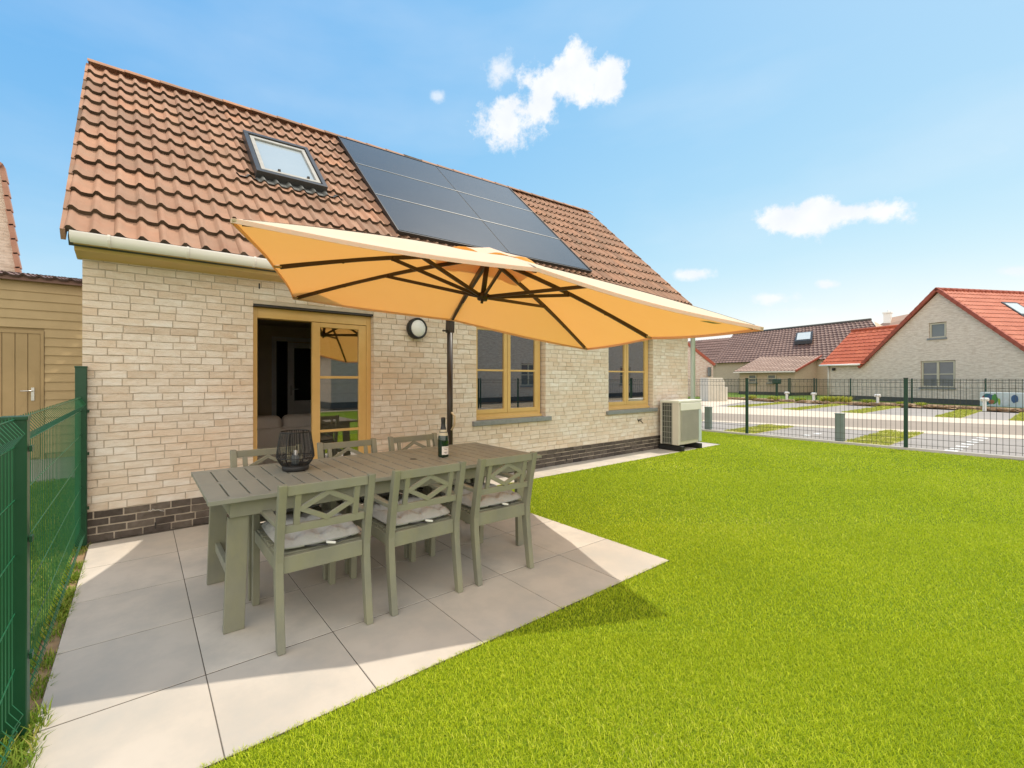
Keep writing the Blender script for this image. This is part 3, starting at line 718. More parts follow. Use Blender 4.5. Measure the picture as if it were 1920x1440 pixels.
for k in range(30): z = z0+.08+k*.0195; mb.bb((x0+.085, y0-.0145, z-.0022), (x0+.735, y0-.0105, z+.0022))
mb.build('fan_grille', M['acg'], ac)
mb = MB(); mb.bb((x0+.75, y0-.012, z0+.02), (x1-.008, y0+.009, z1-.17)); mb.build('service_panel', M['zinc'], ac, bevel=.004)
for x in (8.30, 8.97):
    mb = MB(); mb.bb((x-.05, -.50, .001), (x+.05, -.03, .10)); mb.build('foot', M['blackbase'], ac, bevel=.012)

# ---------------------------------------------------------------- table
tb = thing('garden_table', 'long grey-green slatted wooden garden table under the parasol', 'table', (1.5, -1.79, 0))
TX0, TX1, TY0, TY1, TZ = .285, 2.70, -2.235, -1.335, .742
mb = MB()
FR = .062; TH_ = .024
mb.bb((TX0, TY0, TZ-TH_), (TX1, TY0+FR, TZ)); mb.bb((TX0, TY1-FR, TZ-TH_), (TX1, TY1, TZ))
ym = (TY0+TY1)/2
n = 23; xs0 = TX0+.002; pitch = (TX1-TX0-.004)/n
for k in range(n):
    g = .0045; mb.bb((xs0+k*pitch+(g if k else 0), TY0+FR+.0004, TZ-TH_+.001), (xs0+(k+1)*pitch-(g if k < n-1 else 0), ym-.019, TZ-.0008+random.uniform(-.0004, .0004)))
    mb.bb((xs0+k*pitch+(g if k else 0), ym+.019, TZ-TH_+.001), (xs0+(k+1)*pitch-(g if k < n-1 else 0), TY1-FR-.0004, TZ-.0008+random.uniform(-.0004, .0004)))
mb.bb((TX0+.003, ym-.0185, TZ-TH_+.0012), (TX1-.003, ym+.0185, TZ-.0006))
top = mb.build('tabletop', M['ttop'], tb, bevel=.0018)
mb = MB(); mb.lathe((1.74, ym, TZ), [(.0, .0008), (.021, .0008), (.026, .0016), (.028, .0002)], 20); mb.build('parasol_hole_cap', M['dgrey'], top)
mb = MB(); AX0, AX1, AY0, AY1 = TX0+.11, TX1-.11, TY0+.055, TY1-.055
mb.bb((AX0, AY0, .625), (AX1, AY0+.028, TZ-TH_-.001)); mb.bb((AX0, AY1-.028, .625), (AX1, AY1, TZ-TH_-.001))
mb.bb((AX0+.001, AY0+.029, .626), (AX0+.029, AY1-.029, TZ-TH_-.001)); mb.bb((AX1-.029, AY0+.029, .626), (AX1-.001, AY1-.029, TZ-TH_-.001))
for x in (.95, 1.5, 2.05): mb.bb((x-.03, AY0+.029, .65), (x+.03, AY1-.029, TZ-TH_-.001))
mb.build('apron', M['furn'], tb, bevel=.003)
for sx, x in ((-1, AX0+.045), (1, AX1-.045)):
    for sy, y in ((-1, AY0+.04), (1, AY1-.04)):
        mb = MB(); t_ = Vector((x, y, .62)); b_ = Vector((x+sx*.022, y-sy*.005, .0))
        w = .052; hh = .017
        vs = [b_+Vector((-w, -hh, .001)), b_+Vector((w, -hh, .001)), b_+Vector((w, hh, .001)), b_+Vector((-w, hh, .001)), t_+Vector((-w, -hh, 0)), t_+Vector((w, -hh, 0)), t_+Vector((w, hh, 0)), t_+Vector((-w, hh, 0))]
        mb.add(vs, [(0, 3, 2, 1), (4, 5, 6, 7), (0, 1, 5, 4), (1, 2, 6, 5), (2, 3, 7, 6), (3, 0, 4, 7)]); mb.build('leg', M['furn'], tb, bevel=.003)
    mb = MB(); mb.bar((x+sx*.012, AY0+.06, .245), (x+sx*.012, AY1-.06, .245), .030, .055); mb.build('stretcher', M['furn'], tb, bevel=.003)

# ---------------------------------------------------------------- chairs (local: rear at y=0, faces +y, legs centred +-.235)
def make_chair():
    t = thing('garden_armchair', '', 'chair', (0, 0, 0))
    w = .236
    def y_at(z): return (-.05*(1-z/.42)**1.3 if z < .42 else -.085*((z-.42)/.425)**1.15)
    for s in (-1, 1):
        mb = MB(); zs = [0.001, .12, .24, .36, .44, .55, .66, .76, .845]; vs = []; hw, hd = .020, .026
        for z in zs:
            y = y_at(z); k = .82+.18*min(1, z/.42) if z < .42 else 1-.22*(z-.42)/.425
            for a, b in ((-1, -1), (1, -1), (1, 1), (-1, 1)): vs.append((s*w+a*hw, y+b*hd*k, z))
        fs = []
        for i in range(len(zs)-1):
            for k in range(4): fs.append((i*4+k, i*4+(k+1) % 4, i*4+4+(k+1) % 4, i*4+4+k))
        fs += [(3, 2, 1, 0), tuple(len(zs)*4-4+k for k in range(4))]
        mb.add(vs, fs); mb.build('rear_leg', M['furn'], t, bevel=.004)
        mb = MB(); mb.bar((s*w, .545, .001), (s*w, .525, .615), .040, .042, up=(0, 1, 0)); mb.build('front_leg', M['furn'], t, bevel=.004)
        # armrest: flat board, rounded front
        mb = MB(); pts = [(.0, -.02), (-.008, .06), (-.016, .2), (-.024, .4), (-.028, .53), (-.02, .575), (.0, .585)]
        outl = [(s*(w+.006+(-q[0])), q[1]) for q in pts]+[(s*(w-.030), .585), (s*(w-.034), .4), (s*(w-.026), .2), (s*(w-.02), .0)]
        zt = lambda y: .650-.02*(.58-y)/.58
        n = len(outl); vs = [(x, y, zt(y)) for x, y in outl]+[(x, y, zt(y)-.024) for x, y in outl]
        f1 = tuple(range(n)); f2 = tuple(range(2*n-1, n-1, -1))
        if s > 0: f1, f2 = f1, f2
        mb.add(vs, [f1, f2]+[(i, n+i, n+(i+1) % n, (i+1) % n) for i in range(n)]); mb.build('armrest', M['furn'], t, bevel=.004)
        mb = MB(); mb.bar((s*w, .02, .415), (s*w, .51, .425), .022, .07); mb.build('side_rail', M['furn'], t, bevel=.003)
    mb = MB(); mb.bb((-w+.021, -.014, .375), (w-.021, .012, .462)); mb.build('rear_rail', M['furn'], t, bevel=.003)
    mb = MB(); mb.bb((-w+.021, .515, .375), (w-.021, .54, .455)); mb.build('front_rail', M['furn'], t, bevel=.003)
    mb = MB()
    for k in range(6): y = .055+k*.082; mb.bb((-w+.0, y-.03, .452+.0005*k), (w, y+.03, .466+.0005*k))
    mb.build('seat', M['furn'], t, bevel=.003)
    # backrest: rails, two uprights, diamond
    def bp(x, z): return Vector((x, y_at(z), z))
    mb = MB()
    mb.bar(bp(-w+.021, .812), bp(w-.021, .812), .022, .050)
    mb.bar(bp(-w+.021, .608), bp(w-.021, .608), .022, .040)
    xi = w-.078
    for s in (-1, 1): mb.bar(bp(s*xi, .627), bp(s*xi, .788), .018, .032, up=(1, 0, 0))
    b_ = mb.build('backrest', M['furn'], t, bevel=.003)
    mb = MB(); xd = xi-.016; zm = .7075
    for s in (-1, 1):
        for z_ in (.778, .637):
            p, q = bp(s*(xd-.004), zm), bp(0, z_)
            d = (q-p).normalized(); nrm = Vector((0, 1, 0)); x = d.cross(nrm).normalized()
            mm = Matrix((x, d, x.cross(d))).transposed(); mb.box((p+q)/2+Vector((0, .0006*s+(.0003 if z_ > .7 else 0), 0)), (.027, (q-p).length+.012, .016), mm)
    mb.build('diamond_lattice', M['furn'], t, bevel=.002)
    # tufted cushion
    n = 30; cw, cd_ = .455, .47; top = []; bot = []
    but = [(bx*.145, .245+by*.15) for bx in (-1, 0, 1) for by in (-1, 0, 1)]
    r_ = random.Random(3); ph = [r_.uniform(0, 6) for _ in range(6)]
    for j in range(n+1):
        for i in range(n+1):
            u, v = i/n*2-1, j/n*2-1
            # rounded-square footprint
            x = u*cw/2*(1-.03*v*v); y = .245+v*cd_/2*(1-.03*u*u)
            e = (1-abs(u)**6)*(1-abs(v)**6); e = max(e, 0)**.45
            h = .054*e
            dip = sum(math.exp(-((x-bx)**2+(y-by)**2)/.0016) for bx, by in but)
            ridge = .004*math.cos((x)/.145*math.pi*2)*0+.003*math.sin(x*38+ph[0])*math.sin(y*33+ph[1])
            ch = .006*sum(math.exp(-((x-bx)**2)/.0002) for bx in (-.145, 0, .145))+.005*sum(math.exp(-((y-by)**2)/.0002) for by in (.095, .245, .395))
            top.append((x, y, .496+h-dip*.040*e-ch*2.2*e+ridge*e)); bot.append((x, y, (.496-.028*e)))
    V_ = top+bot; m_ = (n+1)**2; fs = []
    for j in range(n):
        for i in range(n):
            a = j*(n+1)+i; fs.append((a, a+1, a+n+2, a+n+1)); fs.append((m_+a, m_+a+n+1, m_+a+n+2, m_+a+1))
    edge = [i for i in range(n+1)]+[k*(n+1)+n for k in range(1, n+1)]+[n*(n+1)+i for i in range(n-1, -1, -1)]+[k*(n+1) for k in range(n-1, 0, -1)]
    for k in range(len(edge)): a, b = edge[k], edge[(k+1) % len(edge)]; fs.append((a, m_+a, m_+b, b))
    mb = MB(); mb.add(V_, fs, smooth=True); cu = mb.build('cushion', M['cush'], t)
    for bx, by in but:
        mb = MB(); mb.lathe((bx, by, .4965+.010), [(.0, .003), (.007, .002), (.009, 0)], 10); mb.build('button', M['cush'], cu)
    mb = MB(); mb.box((.035, -.004, .484), (.05, .012, .010), Matrix.Rotation(.25, 3, 'Y')); mb.build('care_tag', M['tagw'], cu)
    mb = MB(); mb.tube([(-.1, .02, .485), (-.02, -.004, .481), (.015, -.01, .477)], .004, 6); mb.tube([(.07, -.008, .479), (.12, .0, .486), (.16, .02, .486)], .004, 6); mb.build('tie_cord', M['dgrey'], cu)
    return t
ch0 = make_chair()
rot180 = math.pi
LAB = ['grey-green armchair nearest the camera, at the left end of the near table side',
       'grey-green armchair in the middle of the near side of the table',
       'grey-green armchair on the near side of the table beside the lawn',
       'grey-green armchair on the wall side, behind the black wire lantern',
       'grey-green armchair on the wall side, in front of the closed door sash',
       'grey-green armchair on the wall side, nearest the parasol mast']
spots = [(.811, -2.447, 0, .0), (1.437, -2.447, 0, .01), (2.07, -2.447, 0, -.012), (.80, -1.275, 1, .01), (1.44, -1.275, 1, -.01), (2.085, -1.27, 1, .012)]
for i, (x, y, f, dz) in enumerate(spots):
    o = ch0 if i == 0 else copy_tree(ch0)
    o.location = (x, y, 0); o.rotation_euler = (0, 0, f*rot180+dz); tag(o, LAB[i], 'chair', 'armchairs around the garden table')

# ---------------------------------------------------------------- lantern and bottle
ln = thing('wire_lantern', 'round black wire lantern with a candle near the left end of the table', 'lantern', (.878, -1.665, TZ))
lc = Vector((.878, -1.665, TZ+.001))
mb = MB(); mb.lathe(lc, [(0, 0), (.086, 0), (.089, .006), (.089, .030), (.084, .036), (.06, .036), (0, .032)], 36); mb.build('base', M['black'], ln)
prof = [(.088, .034), (.108, .058), (.124, .09), (.121, .13), (.113, .18), (.104, .23), (.098, .262)]
mb = MB()
for k in range(84):
    a = 2*math.pi*k/84+random.uniform(-.01, .01); a2 = a+random.uniform(-.03, .03)
    mb.tube([lc+Vector((r*math.cos(a+(a2-a)*z/.26), r*math.sin(a+(a2-a)*z/.26), z)) for r, z in prof], .0016, 4, cap=False)
for k in range(8):
    a = 2*math.pi*k/8
    mb.tube([lc+Vector((r*math.cos(a), r*math.sin(a), z)) for r, z in prof], .0028, 5, cap=False)
def ring(mb, c, r, z, rad, n=40): mb.tube([c+Vector((r*math.cos(2*math.pi*k/n), r*math.sin(2*math.pi*k/n), z)) for k in range(n+1)], rad, 6, cap=False)
for r, z, q in ((.098, .262, .004), (.124, .09, .003), (.088, .036, .004)): ring(mb, lc, r, z, q)
mb.build('wire_cage', M['black'], ln)
mb = MB(); mb.lathe(lc, [(.0, .034), (.026, .034), (.027, .05), (.027, .10), (.025, .102)], 24); mb.build('candle_glass', M['nglass'], ln)
mb = MB(); mb.lathe(lc, [(.0, .036), (.012, .036), (.012, .13), (.008, .134), (0, .132)], 20); mb.build('candle', M['tagw'], ln)

bt = thing('champagne_bottle', 'green champagne bottle with black foil and white label on the table', 'bottle', (1.99, -1.835, TZ))
bc = Vector((1.99, -1.835, TZ+.0005))
mb = MB(); mb.lathe(bc, [(.0, .004), (.03, 0), (.040, .0), (.0435, .006), (.0435, .13), (.041, .16), (.033, .195), (.023, .225), (.0165, .25), (.015, .29), (.0, .29)], 32); mb.build('glass_body', M['bottle'], bt)
mb = MB(); mb.lathe(bc, [(.0335, .196), (.0245, .222), (.0185, .245), (.0170, .275), (.0185, .285), (.0185, .305), (.016, .316), (0, .318)], 28); mb.build('foil_cap', M['foil'], bt)
mb = MB(); mb.lathe(bc, [(.0392, .172), (.0350, .19), (.0296, .208), (.0262, .2185)], 28); mb.build('neck_label', M['collar'], bt)
def arc_label(mb, a0, a1, r, z0, z1, n=14):
    vs = []
    for k in range(n+1):
        a = a0+(a1-a0)*k/n
        for z in (z0, z1): vs.append(bc+Vector((r*math.cos(a), r*math.sin(a), z)))
    mb.add(vs, [(2*k, 2*k+2, 2*k+3, 2*k+1) for k in range(n)], smooth=True)
fa = math.atan2(-4.815+1.83, -2.01)+.5
mb = MB(); arc_label(mb, fa-.75, fa+.75, .0440, .022, .088); lb = mb.build('label', M['paper'], bt)
mb = MB()
for z, w_ in ((.074, .45), (.062, .3), (.040, .38), (.033, .25)): arc_label(mb, fa-w_, fa+w_, .0443, z, z+.004, 6)
mb.build('label_print', M['print'], lb)

# ---------------------------------------------------------------- parasol
um = thing('cantilever_parasol', 'large rectangular cantilever parasol with cream canopy glowing orange underneath', 'parasol', (2.92, -.58, 0))
CA, CL, CR, CB = Vector((.375, -2.345, 2.170)), Vector((1.275, -.165, 2.195)), Vector((4.32, -1.415, 1.730)), Vector((3.40, -3.587, 1.711))
cc = (CA+CL+CR+CB)/4; un = ((CB-CA).cross(CL-CA)).normalized()
if un.z < 0: un = -un
peak = cc+un*.465; hub = cc+un*.115
mids = [(CA+CL)/2+un*.045, (CL+CR)/2+un*.065, (CR+CB)/2+un*.035, (CB+CA)/2+un*.075]
ends = [CA, mids[0], CL, mids[1], CR, mids[2], CB, mids[3]]
def ribpt(e, t): return peak.lerp(e, t)+un*(.035*math.sin(math.pi*t))
mb = MB(); K = 16; Q = 12
for i in range(8):
    e0, e1 = ends[i], ends[(i+1) % 8]; grid = []
    for a in range(K+1):
        t = a/K; row = []
        for b in range(Q+1):
            u = b/Q
            p = ribpt(e0, t).lerp(ribpt(e1, t), u)
            sag = -.030*t*math.sin(math.pi*u) + .012*t*t*math.sin(math.pi*u)
            edgein = (cc-p); edgein.z = 0; edgein = edgein.normalized()*.035*(t**3)*math.sin(math.pi*u)
            row.append(p+un*(sag+.0025*math.sin(9*t+5*u+i))+edgein)
        grid += row
    mb.add(grid, [(a*(Q+1)+b, a*(Q+1)+b+1, (a+1)*(Q+1)+b+1, (a+1)*(Q+1)+b) for a in range(K) for b in range(Q)], smooth=True)
cp = mb.build('canopy', M['canopy'], um)
# hem
mb = MB()
for i in range(8):
    e0, e1 = ends[i], ends[(i+1) % 8]; pts = []
    for b in range(13):
        u = b/12; p = e0.lerp(e1, u); ei = (cc-p); ei.z = 0; ei = ei.normalized()*.035*math.sin(math.pi*u)
        pts.append(p+un*(-.018*math.sin(math.pi*u))+ei)
    for p, q in zip(pts[:-1], pts[1:]): mb.bar(p-un*.008, q-un*.008, .004, .024, up=un)
mb.build('hem', M['canopy'], cp)
# wind vent: small fluttering top sheet
mb = MB(); n1, n2 = 10, 64; gr = []
for a in range(n1+1):
    for b in range(n2):
        th = 2*math.pi*b/n2; ex = (CR-CL).normalized(); ey = (CL-CA).normalized()
        sq = 1/max(abs(math.cos(th)), abs(math.sin(th)))**.85
        rr = a/n1*.36*sq
        p = peak+ex*(rr*math.cos(th)*1.15)+ey*(rr*math.sin(th)*.92)
        gr.append(p+un*(.070-.38*rr+.016*(a/n1)**2*math.sin(th*5+1)+.012*(a/n1)**3*math.sin(th*11+.5)))
mb.add(gr, [(a*n2+b, a*n2+(b+1) % n2, (a+1)*n2+(b+1) % n2, (a+1)*n2+b) for a in range(n1) for b in range(n2)], smooth=True)
mb.build('wind_vent', M['canopy'], cp)
for i, e in enumerate(ends):
    pts = [ribpt(e, .02+.95*k/8)-un*.016 for k in range(9)]
    mb = MB()
    for p, q in zip(pts[:-1], pts[1:]): mb.bar(p, q+(q-p)*.02, .021, .031, up=un)
    rb = mb.build('rib', M['rib'], um)
    tgt = ribpt(e, .47)-un*.030
    mb = MB(); hd = (e-cc); hd -= un*hd.dot(un); hd.normalize()
    mb.bar(hub+hd*.05, tgt, .017, .027, up=un); mb.build('strut', M['rib'], rb)
    mb = MB(); mb.box(tgt+un*.004, (.028, .028, .03)); mb.build('joint', M['rib'], rb)
    mb = MB(); mb.box(ribpt(e, .70)-un*.030, (.014, .014, .014)); mb.build('clip', M['rib'], rb)
    mb = MB(); q = ribpt(e, .965)-un*.02; mb.bar(q, ribpt(e, .999)-un*.006, .03, .012, up=un); mb.build('pocket', M['label'], rb)
mb = MB(); mb.tube([hub-un*.035, hub+un*.02], .05, 16, radii=[.042, .056]); mb.tube([hub-un*.06, hub-un*.03], .012, 8); mb.build('hub', M['rib'], um)
mb = MB(); mb.tube([hub, peak-un*.01], .022, 12); mb.tube([peak-un*.07, peak-un*.02], .05, 14); mb.build('centre_pole', M['rib'], um)
q = CB+(CA-CB)*.13+(cc-CB)*.03
mb = MB(); ex = (CA-CB).normalized(); ey = (cc-q).normalized()
q0 = CB+(mids[3]-CB)*.17-un*.035+ey*.04
mb.add([q0, q0+ex*.10, q0+ex*.10+ey*.05-un*.0, q0+ey*.05], [(0, 1, 2, 3)]); mb.build('care_label', M['label'], cp, solid=.002)
mt = Vector((2.92, -.58, 2.02))
mb = MB(); mb.tube([(2.92, -.58, .06), (2.92, -.58, 2.0)], .034, 20); ms_ = mb.build('mast', M['mast'], um)
mb = MB(); mb.bar(mt-Vector((0, 0, .12)), mt+Vector((.0, -.01, .10)), .07, .085); mb.box(mt+Vector((-.05, .0, -.10)), (.10, .02, .02)); mb.tube([mt+Vector((-.05, -.03, .02)), mt+Vector((.05, -.03, .02))], .012, 8); mb.build('tilt_bracket', M['mast'], um, bevel=.006)
mb = MB(); a1 = mt+Vector((0, -.02, .03)); mb.bar(a1, peak+(a1-peak).normalized()*.06-un*.04, .032, .046); mb.build('arm', M['mast'], um, bevel=.004)
mb = MB(); mb.tube([(2.92, -.615, .98), (2.93, -.66, .94), (2.93, -.655, .84), (2.90, -.64, .78)], .012, 8); mb.build('crank_handle', M['label'], um)
mb = MB(); yaw = -.366
def rotp(x, y, z): return Vector((2.92+x*math.cos(yaw)-y*math.sin(yaw), -.58+x*math.sin(yaw)+y*math.cos(yaw), z))
for a, b, c_, d_ in ((-.44, -.03, -.44, -.03), (.03, .44, -.44, -.03), (-.44, -.03, .03, .44), (.03, .44, .03, .44)):
    mb = MB(); vs = [rotp(x, y, z) for z in (.012, .07) for x, y in ((a, c_), (b, c_), (b, d_), (a, d_))]
    mb.add(vs, [(0, 3, 2, 1), (4, 5, 6, 7), (0, 1, 5, 4), (1, 2, 6, 5), (2, 3, 7, 6), (3, 0, 4, 7)]); mb.build('base_weight', M['blackbase'], um, bevel=.015)
mb = MB()
for p, q in ((rotp(-.46, 0, .035), rotp(.46, 0, .035)), (rotp(0, -.46, .036), rotp(0, .46, .036))): mb.bar(p, q, .05, .05)
mb.tube([(2.92, -.58, .05), (2.92, -.58, .14)], .05, 16); mb.build('base_cross', M['mast'], um)

# ---------------------------------------------------------------- fences
def mesh_panel(mb, p0, p1, z0, z1, pitch, r, rows, bends, out):
    """wire panel between p0 and p1; bends = [(z, depth, half-height)] V folds pushed along out"""
    p0 = Vector(p0); p1 = Vector(p1); L = (p1-p0).length; n = int(L/pitch); out = Vector(out)
    zs = [z0]
    for z, dp_, hh in bends: zs += [z-hh, z, z+hh]
    zs = sorted(set([z for z in zs+[z1] if z0 <= z <= z1]))
    def off(z):
        for zb, dp_, hh in bends:
            if abs(z-zb) < hh: return dp_*(1-abs(z-zb)/hh)
        return 0
    for k in range(n+1):
        b = p0+(p1-p0)*(k/n)
        mb.tube([b+out*off(z)+Vector((0, 0, z)) for z in zs], r, 4, cap=False)
    for z in rows:
        o_ = out*(off(z)+r*1.8)
        for s in ((-1, 1) if z in () else (1,)):
            mb.tube([p0+o_+Vector((0, 0, z)), p1+o_+Vector((0, 0, z))], r*1.25, 5, cap=False)
def fence(name, label, cat, pts, postz, z0, z1, pitch, r, rows, bends, out, pm_, wm_, post=(.06, .04), caps=True, group=None, skip_first=False):
    t = thing(name, label, cat, pts[0][:2]+(0,), group)
    for i, p in enumerate(pts):
        pz = postz[i] if isinstance(postz, (list, tuple)) else postz
        d = Vector(pts[min(i+1, len(pts)-1)])-Vector(pts[max(i-1, 0)]); an = math.atan2(d.y, d.x)
        mb = MB(); mb.box((p[0], p[1], pz/2), (post[0], post[1], pz), Matrix.Rotation(an, 3, 'Z')); po = mb.build('post', pm_, t, bevel=.004)
        mb = MB(); mb.box((p[0], p[1], pz+.004), (post[0]+.006, post[1]+.006, .016), Matrix.Rotation(an, 3, 'Z')); mb.build('post_cap', M['black'] if caps else pm_, po, bevel=.003)
        for z in (.3, .75, 1.1):
            mb = MB(); mb.box((p[0]+out[0]*(post[1]/2+.008), p[1]+out[1]*(post[1]/2+.008), z), (.036, .010, .022) if abs(out[1]) > .5 else (.010, .036, .022)); mb.build('clamp', pm_, po)
    for p, q in zip(pts[:-1], pts[1:]):
        mb = MB(); mesh_panel(mb, (p[0], p[1], 0), (q[0], q[1], 0), z0, z1, pitch, r, rows, bends, out); mb.build('wire_panel', wm_, t)
    return t
LX = -.385
fence('mesh_fence', 'dark green welded mesh fence along the left side of the patio', 'fence',
      [(LX, -.03, 0), (LX, -2.44, 0), (LX, -4.9, 0)], [1.462, 1.215, 1.215], .03, 1.225, .05, .0018,
      [.055, .27, .48, .70, .91, 1.11, 1.215], [(1.16, .035, .05), (.10, .03, .05)], (1, 0, 0), M['green'], M['wireg'], post=(.06, .075), caps=False)
FXP = [(12.11, 3.9, 0), (12.07, 2.65, 0), (12.07, -.10, 0), (12.10, -2.87, 0), (12.32, -5.6, 0), (12.55, -8.3, 0), (12.75, -11.0, 0)]
fence('mesh_fence', 'green post and wire mesh fence between the lawn and the street', 'fence',
      FXP, 1.375, .05, 1.36, .070, .0030, [.10, .22, 1.20, 1.30, 1.345], [(1.25, .03, .05)], (-1, 0, 0), M['greend'], M['wire'])
pts = [(12.75-2.7*k, -11.15-.02*k, 0) for k in range(6)]
fence('mesh_fence', 'green mesh fence at the far side of the lawn, seen mirrored in the door glass', 'fence',
      pts, 1.375, .05, 1.36, .075, .0032, [.10, .3, .8, 1.20, 1.34], [], (0, 1, 0), M['greend'], M['wire'])
mb = MB()
for p, q in zip(FXP[:-1], FXP[1:]): mb.bar((p[0], p[1], .0), (q[0], q[1], .0), .06, .07)
tag(mb.build('edging', M['concrete'], loc=(12.07, 0, 0)), kind='structure')
far = [(38.6, 12.2, 0), (38.6, 9.6, 0), (38.2, 7.4, 0), (36.2, 5.2, 0), (33.9, 2.95, 0), (33.6, .35, 0), (33.6, -2.2, 0), (33.8, -4.8, 0)]
fence('mesh_fence', 'distant green mesh fence in front of the neighbouring houses', 'fence',
      far, 1.372, .08, 1.36, .10, .0035, [.12, .75, 1.15, 1.28, 1.35], [], (-1, 0, 0), M['greend'], M['wire'])
fence('mesh_fence', 'short run of dark posts and mesh before the brown-roofed house', 'fence',
      [(44.5, 13.2, 0), (43.6, 10.8, 0), (42.6, 8.7, 0), (41.8, 6.9, 0)], 1.40, .08, 1.33, .12, .004, [.12, .75, 1.3], [], (-1, 0, 0), M['greend'], M['wire'], post=(.07, .07))

# ---------------------------------------------------------------- street
def line(p, q, y): return p[0]+(q[0]-p[0])*(y-p[1])/(q[1]-p[1])
LN = dict(f=((12.15, 3), (12.15, -3)), k1a=((14.87, 2.08), (16.3, -4.1)), k1b=((15.25, 2.29), (17.35, -4.06)), ra=((18.54, 3.85), (20.98, -3.9)), rb=((23.2, 6.05), (23.1, -3.8)), pk=((30.6, 8.0), (28.4, -3.6)))
def sheet(name, a, b, ya, yb, z, m_, n=6):
    mb = MB(); ys = [ya+(yb-ya)*k/n for k in range(n+1)]
    for y0_, y1_ in zip(ys[:-1], ys[1:]):
        mb.quad((line(*LN[a], y0_), y0_, z), (line(*LN[b], y0_), y0_, z), (line(*LN[b], y1_), y1_, z), (line(*LN[a], y1_), y1_, z))
    return tag(mb.build(name, m_), kind='structure')
sheet('parking_paving', 'f', 'k1a', -9, 14, -.008, M['paver'])
sheet('kerb_near', 'k1a', 'k1b', -12, 14, .0, M['kerb'])
sheet('road', 'k1b', 'ra', -12, 14, -.004, M['asph'])
sheet('kerb_far', 'ra', 'rb', -12, 14, .0, M['kerb'])
sheet('far_parking_paving', 'rb', 'pk', -12, 9, -.004, M['paver'])
mb = MB(); mb.quad((22.9, 5.6, .004), (33.5, 7.4, .004), (37, 9.5, .004), (26, 9.5, .004)); tag(mb.build('side_path', M['kerb']), kind='structure')
mb = MB(); mb.quad((30.2, -12, -.002), (60, -12, -.002), (60, 30, -.002), (31.5, 20, -.002)); tag(mb.build('far_lawn', M['lawn']), kind='structure')
# grass joints between parking bays
def strips():
    P = []
    for (x0_, x1_, y0_, y1_) in [(12.4, 16.1, -2.55, -1.85), (12.4, 15.2, -.1, .6), (12.4, 14.9, 2.3, 2.9), (12.4, 15.9, -5.1, -4.4), (23.4, 30.2, 4.55, 5.2), (23.4, 30.4, 2.25, 2.9), (23.3, 29.9, .15, .85), (23.3, 29.3, -2.45, -1.8), (23.3, 28.8, -4.2, -3.5)]:
        P.append((x0_, x1_, y0_, y1_))
    return P
SP = []
for i, (x0_, x1_, y0_, y1_) in enumerate(strips()):
    SP.append(blades(int((900 if x0_ < 20 else 260)*(x1_-x0_)*(y1_-y0_)*2), (x0_, x1_), (y0_, y1_), .05 if x0_ < 20 else .06, .012 if x0_ < 20 else .03, .9,
              lambda x, y: (np.sin(x*7)+np.sin(y*11+x*3)+rng.normal(0, .9, len(x))) > -.6, lambda x, y, r: np.clip(.5+.5*r, 0, 1), -.004))
    mb = MB(); mb.bb((x0_, y0_, -.02), (x1_, y1_, -.001)); tag(mb.build('grass_joint', M['strip']), kind='structure')
V, F, T = merge(SP)
o = bpy.data.objects.new('dry_grass', arr_mesh('dry_grass', V, F, 3, T, M['weed'])); C.objects.link(o)
tag(o, 'yellowing grass strips between the parking bays across the street', 'grass', kind='stuff')
mb = MB()
for k, x in enumerate((12.45, 12.9, 13.4, 13.95, 14.5, 15.1, 15.7)): mb.bb((x, -3.5-.02*k, -.003), (x+.2, -3.33-.02*k, .0015))
for x, y in ((13.0, -1.05), (13.6, -1.1)): mb.bb((x, y, -.003), (x+.25, y+.12, .0015))
tag(mb.build('parking_marking', M['white']), kind='structure')
# soil bed with clods and plants
mb = MB(); mb.add([(31.6, 9.2, .0), (30.2, 2.85, .0), (30.4, .1, .0), (29.2, -3.9, .0), (28.8, -6, 0), (30.2, -6, .06), (30.6, -3.6, .10), (31.8, .2, .12), (31.8, 3.0, .12), (33.2, 9.2, .1)], [(0, 1, 8, 9), (1, 2, 7, 8), (2, 3, 6, 7), (3, 4, 5, 6)])
tag(mb.build('planting_bed', M['soil']), kind='structure')
mb = MB(); r_ = random.Random(5)
def bedx(y): 
    pts = [(-6, 28.8), (-3.9, 29.2), (.1, 30.4), (2.85, 30.2), (9.2, 31.6)]
    for (a, xa), (b, xb) in zip(pts[:-1], pts[1:]):
        if a <= y <= b: return xa+(xb-xa)*(y-a)/(b-a)
    return 30
def blob(mb, c, r, rr, tone=.5, sq=.7):
    n, m_ = 7, 5; vs = []
    for i in range(m_+1):
        ph = math.pi*i/m_
        for j in range(n):
            th = 2*math.pi*j/n; q = r*rr.uniform(.75, 1.2)
            vs.append(Vector(c)+Vector((q*math.sin(ph)*math.cos(th), q*math.sin(ph)*math.sin(th)*1.3, q*math.cos(ph)*sq)))
    mb.add(vs, [(i*n+j, i*n+(j+1) % n, (i+1)*n+(j+1) % n, (i+1)*n+j) for i in range(m_) for j in range(n)], tone)
for k in range(150):
    y = r_.uniform(-5, 9.1); blob(mb, (bedx(y)+r_.uniform(0, .5), y, .05), r_.uniform(.06, .17), r_, sq=.6)
tag(mb.build('soil_clods', M['clod']), 'brown soil clods heaped along the edge of the planting bed', 'soil', kind='stuff')
